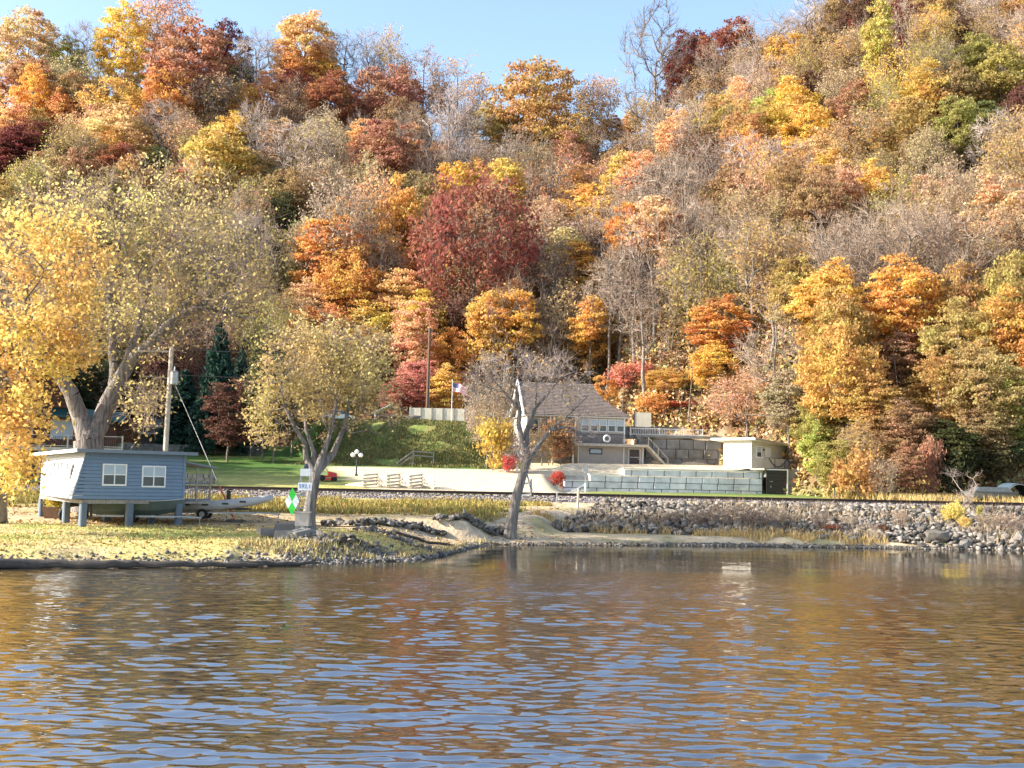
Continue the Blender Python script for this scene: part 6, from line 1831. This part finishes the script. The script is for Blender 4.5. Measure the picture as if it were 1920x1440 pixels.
def stone_wall(label, px0, px1, Yd, h, rows, bw, mat, dz=0.0):
    x0 = P(px0, 900, Yd).x; x1 = P(px1, 900, Yd).x; zb0 = min(gz(x0, Yd), gz(x1, Yd)) + dz
    t = thing('stone_wall', label, 'stone wall', (x0, Yd, zb0))
    L = x1 - x0; hh = h / rows
    for r_ in range(rows):
        x = 0; first = True
        while x < L - .1:
            w_ = bw * RND.uniform(.7, 1.3) * (.5 if (first and r_ % 2) else 1); first = False; x1_ = min(L, x + w_)
            b = B(); o = RND.uniform(-.04, .04); b.prism([(x + .015, .4), (x + .015, o + .04), (x + .05, o), (x1_ - .05, o), (x1_ - .015, o + .04), (x1_ - .015, .4)], r_ * hh + .01, (r_ + 1) * hh - .01 + (RND.uniform(-.04, .04) if r_ == rows - 1 else 0)); b.add('stone', mat, t); x = x1_
    return t


stone_wall('long low stone wall across the back of the shaded lawn', 218, 490, 133, 1.0, 3, 1.0, 'slab')
stone_wall('short low stone wall just past the cabin porch', 342, 402, 97, .85, 3, .5, 'slab')

# lamp post with three globes
x = P(668, 890, 108).x; g = gz(x, 108)
lp = thing('lamp_post', 'black lamp post with three white globes on the lawn edge', 'lamp post', (x, 108, g))
hz = P(668, 852, 108).z - g
b = B(); b.tube([(0, 0, -.1), (0, 0, .15), (0, 0, .2), (0, 0, hz - .3), (0, 0, hz - .2)], [.16, .14, .08, .06, .09], 12); b.add('post', 'metal_dark', lp)
b = B(); b.tube([(-.36, 0, hz - .25), (-.36, 0, hz - .38), (0, 0, hz - .42), (.36, 0, hz - .38), (.36, 0, hz - .25)], .028, 6); b.tube([(0, 0, hz - .4), (0, 0, hz + .02)], .03, 6); b.add('arm', 'metal_dark', lp)
for q in ((-.36, 0, hz - .05), (.36, 0, hz - .05), (0, 0, hz + .24)):
    b = B().sphere(q, .21, 14, 10); b.add('globe', 'globe', lp, smooth=True)

# zigzag split rail fence
sf = thing('rail_fence', 'pale zigzag split rail fence on the grass behind the track', 'fence', (P(655, 905, 97).x, 97, 0))
nodes_ = [(652, 98.5), (683, 96.6), (706, 98.2), (727, 96.6), (748, 98.2), (769, 96.6), (790, 98.2), (812, 96.4)]
pt = [(P(a, 905, b_).x - sf.location.x, b_ - 97, gz(P(a, 905, b_).x, b_)) for a, b_ in nodes_]
for i in range(len(pt) - 1):
    a, c = Vector(pt[i]), Vector(pt[i + 1])
    for r_ in range(4):
        if i == 0 and r_ > 1:
            continue
        e = (c - a).normalized() * .25
        za_, zc_ = .14 + r_ * .27 + (.08 if i % 2 else 0), .14 + r_ * .27 + (.08 if i % 2 else 0)
        if i == 0:
            za_ = .02
        b = B(); b.tube([tuple(a - e + Vector((0, 0, za_))), tuple((a + c) / 2 + Vector((0, 0, (za_ + zc_) / 2 + RND.uniform(-.03, .03)))), tuple(c + e + Vector((0, 0, zc_)))], [.07, .085, .065], 6); b.add('rail', 'wood_pale', sf)

# riding mower
x = P(613, 895, 102).x; g = gz(x, 102)
mw = thing('riding_mower', 'small red riding mower parked on the lawn behind the riverside tree', 'lawn mower', (x, 102, g), math.radians(20))
b = B(); b.hexa([(.1, -.3, .35), (.85, -.27, .35), (.85, .27, .35), (.1, .3, .35), (.1, -.3, .85), (.8, -.22, .72), (.8, .22, .72), (.1, .3, .85)]); b.add('hood', 'red_paint', mw)
b = B(); b.box(-.75, .1, -.33, .33, .32, .5); b.box(-.3, .3, -.5, .5, .1, .25); b.add('body', 'red_paint', mw)
b = B(); b.box(-.6, -.2, -.22, .22, .62, .70); b.hexa([(-.72, -.22, .66), (-.62, -.22, .66), (-.62, .22, .66), (-.72, .22, .66), (-.8, -.2, 1.05), (-.72, -.2, 1.05), (-.72, .2, 1.05), (-.8, .2, 1.05)]); b.add('seat', 'trim_white', mw)
b = B(); b.bar((.12, 0, .8), (-.05, 0, 1.02), .04, .04); b.tube([(-.05, -.15, 1.0), (-.09, 0, 1.05), (-.05, .15, 1.0)], .02, 6); b.add('steering_wheel', 'metal_dark', mw)
for wx_, r_ in ((.62, .19), (-.5, .27)):
    for s in (-1, 1):
        b = B(); b.tube([(wx_, s * .36, r_), (wx_, s * .50, r_)], r_, 14); b.add('wheel', 'tyre', mw)

# white low retaining wall beside the yard
wl = thing('low_wall', 'low curved whitish panel wall below the grassy mound', 'retaining wall', (P(756, 880, 119.5).x, 119.5, 0))
cur = [(756, 119.5), (785, 119.2), (815, 118.7), (845, 118.2), (875, 117.6), (905, 117.2), (945, 117.0)]
pp = [(P(a, 885, b_).x - wl.location.x, b_ - 119.5, P(a, 0, b_)) for a, b_ in cur]
for i in range(len(cur) - 1):
    a = Vector((pp[i][0], pp[i][1], 0)); c = Vector((pp[i + 1][0], pp[i + 1][1], 0)); t_ = (c - a).normalized(); nn = Vector((t_.y, -t_.x, 0))
    ht = lambda px_, Y_: P(px_, np.interp(px_, [756, 945], [876, 883]), Y_).z
    h0, h1_ = ht(*cur[i]), ht(*cur[i + 1])
    q = [a + t_ * .02, c - t_ * .02, c - t_ * .02 - nn * .4, a + t_ * .02 - nn * .4]
    B().hexa([Vector((v.x, v.y, 2.9)) for v in q] + [Vector((v.x, v.y, z_)) for v, z_ in zip(q, (h0 - .18, h1_ - .18, h1_ - .18, h0 - .18))]).add('wall_panel', 'concrete_pale', wl)
    q = [a + nn * .08, c + nn * .08, c - nn * .5, a - nn * .5]
    B().hexa([Vector((v.x, v.y, z_)) for v, z_ in zip(q, (h0 - .175, h1_ - .175, h1_ - .175, h0 - .175))] + [Vector((v.x, v.y, z_)) for v, z_ in zip(q, (h0, h1_, h1_, h0))]).add('cap', 'concrete_pale', wl)

# wooden handrail with steps on the mound
hr = thing('step_handrail', 'grey wooden handrail beside steps low on the grassy mound', 'handrail', (P(775, 860, 121.5).x, 121.5, gz(P(775, 860, 121.5).x, 121.5)))
A_ = P(775, 846, 121.5) - hr.location; C_ = P(813, 849, 122) - hr.location; D_ = P(745, 868, 120.2) - hr.location
for dz in (0, -.42):
    e = Vector((0, 0, dz)); B().bar(tuple(A_ + e), tuple(C_ + e), .07, .12).add('rail', 'wood_grey', hr); B().bar(tuple(A_ + e), tuple(D_ + e), .07, .12).add('rail', 'wood_grey', hr)
for q in (A_, C_, D_):
    B().bar((q.x, q.y + .06, q.z + .12), (q.x, q.y + .06, q.z - 1.5), .12, .12).add('post', 'wood_grey', hr)
for k in range(6):
    q = D_ + (A_ - D_) * (k / 6); B().box(q.x - .1, q.x + .35, q.y + .1, q.y + 1.1, q.z - 1.1, q.z - .95).add('step', 'wood_grey', hr)

# cream panel wall on the mound
pw = thing('panel_wall', 'cream concrete panel wall standing on top of the grassy mound', 'wall', (P(768, 797, 137).x, 137, 9.75))
hp = P(800, 765, 137).z - 9.75
for k in range(10):
    x = k * 1.28; B().box(x + .05, x + 1.23, 0, .12, -.2, hp).add('wall_panel', 'panel_cream', pw)
    B().box(x - .05, x + .045, -.06, .16, -.2, hp + .08).add('post', 'wood_grey' if k else 'concrete_pale', pw)
# open shelter
gx = P(735, 793, 138).x; gz0 = gz(gx, 138)
gs = thing('open_shelter', 'small open shelter with pale pitched roof beside the cream panel wall', 'shelter', (gx, 138, gz0))
hs_ = P(728, 757, 138).z - gz0
for s in (-1, 1):
    pts = [(0, -.5, hs_ - .1), (s * 2.3, -.5, hs_ - 1.2), (s * 2.3, 2.8, hs_ - 1.2), (0, 2.8, hs_ - .1)]
    if s < 0:
        pts = [pts[1], pts[0], pts[3], pts[2]]
    B().hexa(pts + [(p[0], p[1], p[2] + .14) for p in pts]).add('roof', 'concrete_pale' if s < 0 else 'roof_dark', gs)
for x in (-2.0, 2.0):
    for y in (-.3, 2.6):
        B().bar((x, y, -.2), (x, y, hs_ - 1.1), .16, .16).add('post', 'trim_white' if x < 0 and y < 0 else 'wood_brown', gs)
B().box(-1.9, 1.9, 2.62, 2.72, 0, hs_ - 1.2).add('back_wall', 'wood_brown', gs); B().bar((-1.9, -.3, .8), (1.9, -.3, .8), .06, .1).add('rail', 'wood_grey', gs)
# white car
cx_ = P(634, 792, 139).x; cz_ = gz(cx_, 139)
car = thing('parked_car', 'white car parked on the mound top behind the riverside tree', 'car', (cx_, 139, cz_), math.radians(8))
b = B(); b.extr([(-1.9, -.85, .35), (1.95, -.85, .35), (2.0, -.85, .7), (1.1, -.85, .88), (-1.75, -.85, .92), (-1.95, -.85, .7)][::-1], (0, 1.7, 0)); b.add('body', 'car_white', car)
b = B(); b.extr([(-1.6, -.75, .92), (1.0, -.75, .88), (.45, -.68, 1.4), (-1.15, -.68, 1.42)][::-1], (0, 1.45, 0)); b.add('cabin_glass', 'glass', car)
b = B(); b.box(-1.2, .5, -.7, .7, 1.40, 1.46); b.add('roof', 'car_white', car)
for x in (-1.2, 1.25):
    for s in (-1, 1):
        w_ = B().tube([(x, s * .72, .32), (x, s * .88, .32)], .32, 16).add('wheel', 'tyre', car); B().tube([(x, s * .87, .32), (x, s * .90, .32)], .18, 10).add('rim', 'metal_grey', w_)
for s in (-.6, .6):
    B().box(1.93, 2.0, s - .15, s + .15, .55, .68).add('headlight', 'glass_pale', car)
# boulder on the mound edge
bx_ = P(772, 800, 133.2); o = link('boulder', ROCKS[3], None, (bx_.x, 133.2, gz(bx_.x, 133.2) + .3)); o.scale = (2.5, 1.9, 2.1); o.color = (1, 1, 1, 1); tag(o, 'big pale boulder lodged on the mound below the cream panel wall', 'boulder')

# flagpole with flag
fx_ = P(846, 800, 133).x; fg = gz(fx_, 133); ht_ = P(847, 714, 133).z - fg
fp = thing('flagpole', 'white flagpole flying the stars and stripes on the grassy mound', 'flagpole', (fx_, 133, fg))
B().tube([(0, 0, -.2), (.02, 0, ht_)], [.05, .03], 10).add('pole', 'trim_white', fp); B().sphere((.02, 0, ht_ + .06), .07, 10, 6).add('finial', 'metal_grey', fp)
b = B(); NXf, NZf = 26, 26; Wf, Hf = 1.75, 1.05
def fpt(i, j):
    u, v = i / NXf, j / NZf
    return (.05 + u * Wf * .93, .16 * math.sin(u * 7 + v * 1.5) * u ** .5, ht_ - .12 - v * Hf - .55 * u ** 1.3 - .06 * math.sin(u * 9))
for i in range(NXf + 1):
    for j in range(NZf + 1):
        b.v.append(fpt(i, j))
for i in range(NXf):
    for j in range(NZf):
        n0 = i * (NZf + 1) + j
        b.f.append((n0, n0 + 1, n0 + NZf + 2, n0 + NZf + 1)); b.mi.append(0 if (i < NXf * .4 and j < 14) else (1 if (j // 2) % 2 == 0 else 2))
fl = b.add('flag', ['blue_flag', 'red_flag', 'white_flag'], fp)
b = B()
for r_ in range(9):
    for c_ in range(6 if r_ % 2 == 0 else 5):
        q = fpt(.8 + (c_ + (.5 if r_ % 2 else 0)) * 1.7, .8 + r_ * 1.5)
        for s in (-.012, .012):
            b.poly([(q[0] + .028 * math.cos(k * math.pi * 2 / 10 + math.pi / 2) * (1 if k % 2 == 0 else .42), q[1] + s, q[2] + .028 * math.sin(k * math.pi * 2 / 10 + math.pi / 2) * (1 if k % 2 == 0 else .42)) for k in range(10)])
b.add('stars', 'white_flag', fl)

# private crossing: white gate with two round discs, blue leaning frame, posts
gx_ = P(1097, 925, 93).x; g = gz(gx_, 93)
gt = thing('crossing_gate', 'white farm gate post with two round discs at the track crossing', 'gate', (gx_, 93, g))
hz = P(1097, 880, 93).z - g
B().bar((0, 0, -.1), (0, 0, 1.15), .14, .14).add('post', 'trim_white', gt); B().tube([(0, 0, 1.1), (.02, 0, hz)], .025, 6).add('mast', 'metal_grey', gt)
for dz, r_ in ((0, .22), (-.42, .17)):
    B().tube([(.02, -.06, hz + dz), (.02, -.03, hz + dz)], r_, 18).add('disc', 'metal_grey', gt)
B().bar((0, 0, .62), (-1.25, -.3, .35), .05, .06).bar((0, 0, 1.05), (-1.25, -.3, .38), .05, .06).bar((-.6, -.14, .5), (-.6, -.14, .7), .04, .04).add('gate_arm', 'trim_white', gt)
ax_ = P(993, 940, 88.0).x
af = thing('leaning_frame', 'blue and black leaning sign frame on a post at the track crossing', 'sign frame', (ax_, 86.6, gz(ax_, 86.6)))
t0 = P(985, 878, 86.6) - af.location; t1 = P(1001, 926, 86.6) - af.location; t2 = P(996, 906, 86.6) - af.location
B().bar(tuple(t0), tuple(t1), .09, .05).add('blue_bar', 'plastic_blue', af); B().bar((t0.x - .03, .08, t0.z), (t1.x - .12, .08, t1.z), .06, .05).add('black_bar', 'metal_dark', af)
B().bar((t2.x, .14, -.2), (t2.x, .14, t2.z + .3), .12, .12).add('post', 'wood_grey', af); B().bar((t2.x, .05, .55), (t2.x - 1.6, -.2, .35), .05, .12).add('gate_arm', 'trim_white', af)
B().box(t2.x - .62, t2.x - .2, .12, .15, t2.z - .1, t2.z + .05).add('sign_plate', 'metal_grey', af)


def post(px, y0, y1, Yd, r, label, mat):
    x = P(px, y1, Yd).x; g = gz(x, Yd); h = P(px, y0, Yd).z - g
    t = B().tube([(0, 0, -.2), (.04, 0, h)], [r, r * .85], 8).add('wooden_post', mat, None, (x, Yd, g)); tag(t, label, 'post')


post(1083, 916, 955, 82.5, .09, 'pale wooden post standing at the top left end of the riprap', 'wood_pale')
post(1043, 922, 948, 87.0, .05, 'short thin post beside the track crossing', 'trim_white')
post(868, 954, 997, 70.8, .07, 'thin grey post in the stone row left of the leaning tree', 'wood_grey')

bx_ = P(958, 860, 115.5).x
bn = thing('stone_bench', 'pale slab bench beside the trunk of the leaning tree', 'bench', (bx_, 115.6, gz(bx_, 115.6)))
hz = P(958, 860, 115.6).z - bn.location.z
B().prism([(-.85, -.3), (.85, -.3), (.95, 0), (.85, .3), (-.85, .3), (-.95, 0)], hz - .12, hz).add('slab_top', 'concrete_pale', bn)
for s in (-.6, .6):
    B().box(s - .12, s + .12, -.2, .2, -.1, hz - .12).add('leg', 'concrete_pale', bn)

# grey boat and tarpaulin by the dark wood
x = P(1850, 930, 98.5).x; g = gz(x, 98.5)
pbt = thing('grey_work_boat', 'flat grey boat on a trailer parked at the edge of the dark wood', 'boat', (x - 1.4, 98.5, g))
b = B(); b.hexa([(0, -.8, .55), (3.3, -.8, .55), (3.3, .8, .55), (0, .8, .55), (-.3, -.9, .95), (3.6, -.9, .95), (3.6, .9, .95), (-.3, .9, .95)]); b.add('hull', 'concrete_dark', pbt)
b = B(); b.box(-.3, 3.7, -.95, .95, .96, 1.04); b.add('gunwale', 'boat_cover', pbt)
b = B(); b.hexa([(.2, -.7, 1.05), (3.3, -.7, 1.05), (3.3, .7, 1.05), (.2, .7, 1.05), (.6, -.5, 1.42), (3.0, -.5, 1.42), (3.0, .5, 1.42), (.6, .5, 1.42)]); b.add('cover', 'boat_cover', pbt)
trailer(pbt, 3.2, .5)
x = P(1912, 930, 99).x; g = gz(x, 99)
tp = thing('tarpaulin_shelter', 'small blue grey tarpaulin shelter next to the grey boat', 'shelter', (x, 99, g))
prf = [(1.3 * math.cos(a_), 0, 1.75 * math.sin(a_)) for a_ in [math.pi * i / 14 for i in range(15)]]
b = B()
for i in range(14):
    p_, q_ = prf[i], prf[i + 1]; b.hexa([p_, q_, (q_[0], 2.6, q_[2]), (p_[0], 2.6, p_[2]), (p_[0] * 1.03, -.02, p_[2] * 1.03), (q_[0] * 1.03, -.02, q_[2] * 1.03), (q_[0] * 1.03, 2.62, q_[2] * 1.03), (p_[0] * 1.03, 2.62, p_[2] * 1.03)])
b.add('tarpaulin', 'plastic_tarp', tp); B().tube([(p_[0] * .97, .0, p_[2] * .97) for p_ in prf], .03, 5).add('hoop', 'metal_grey', tp)
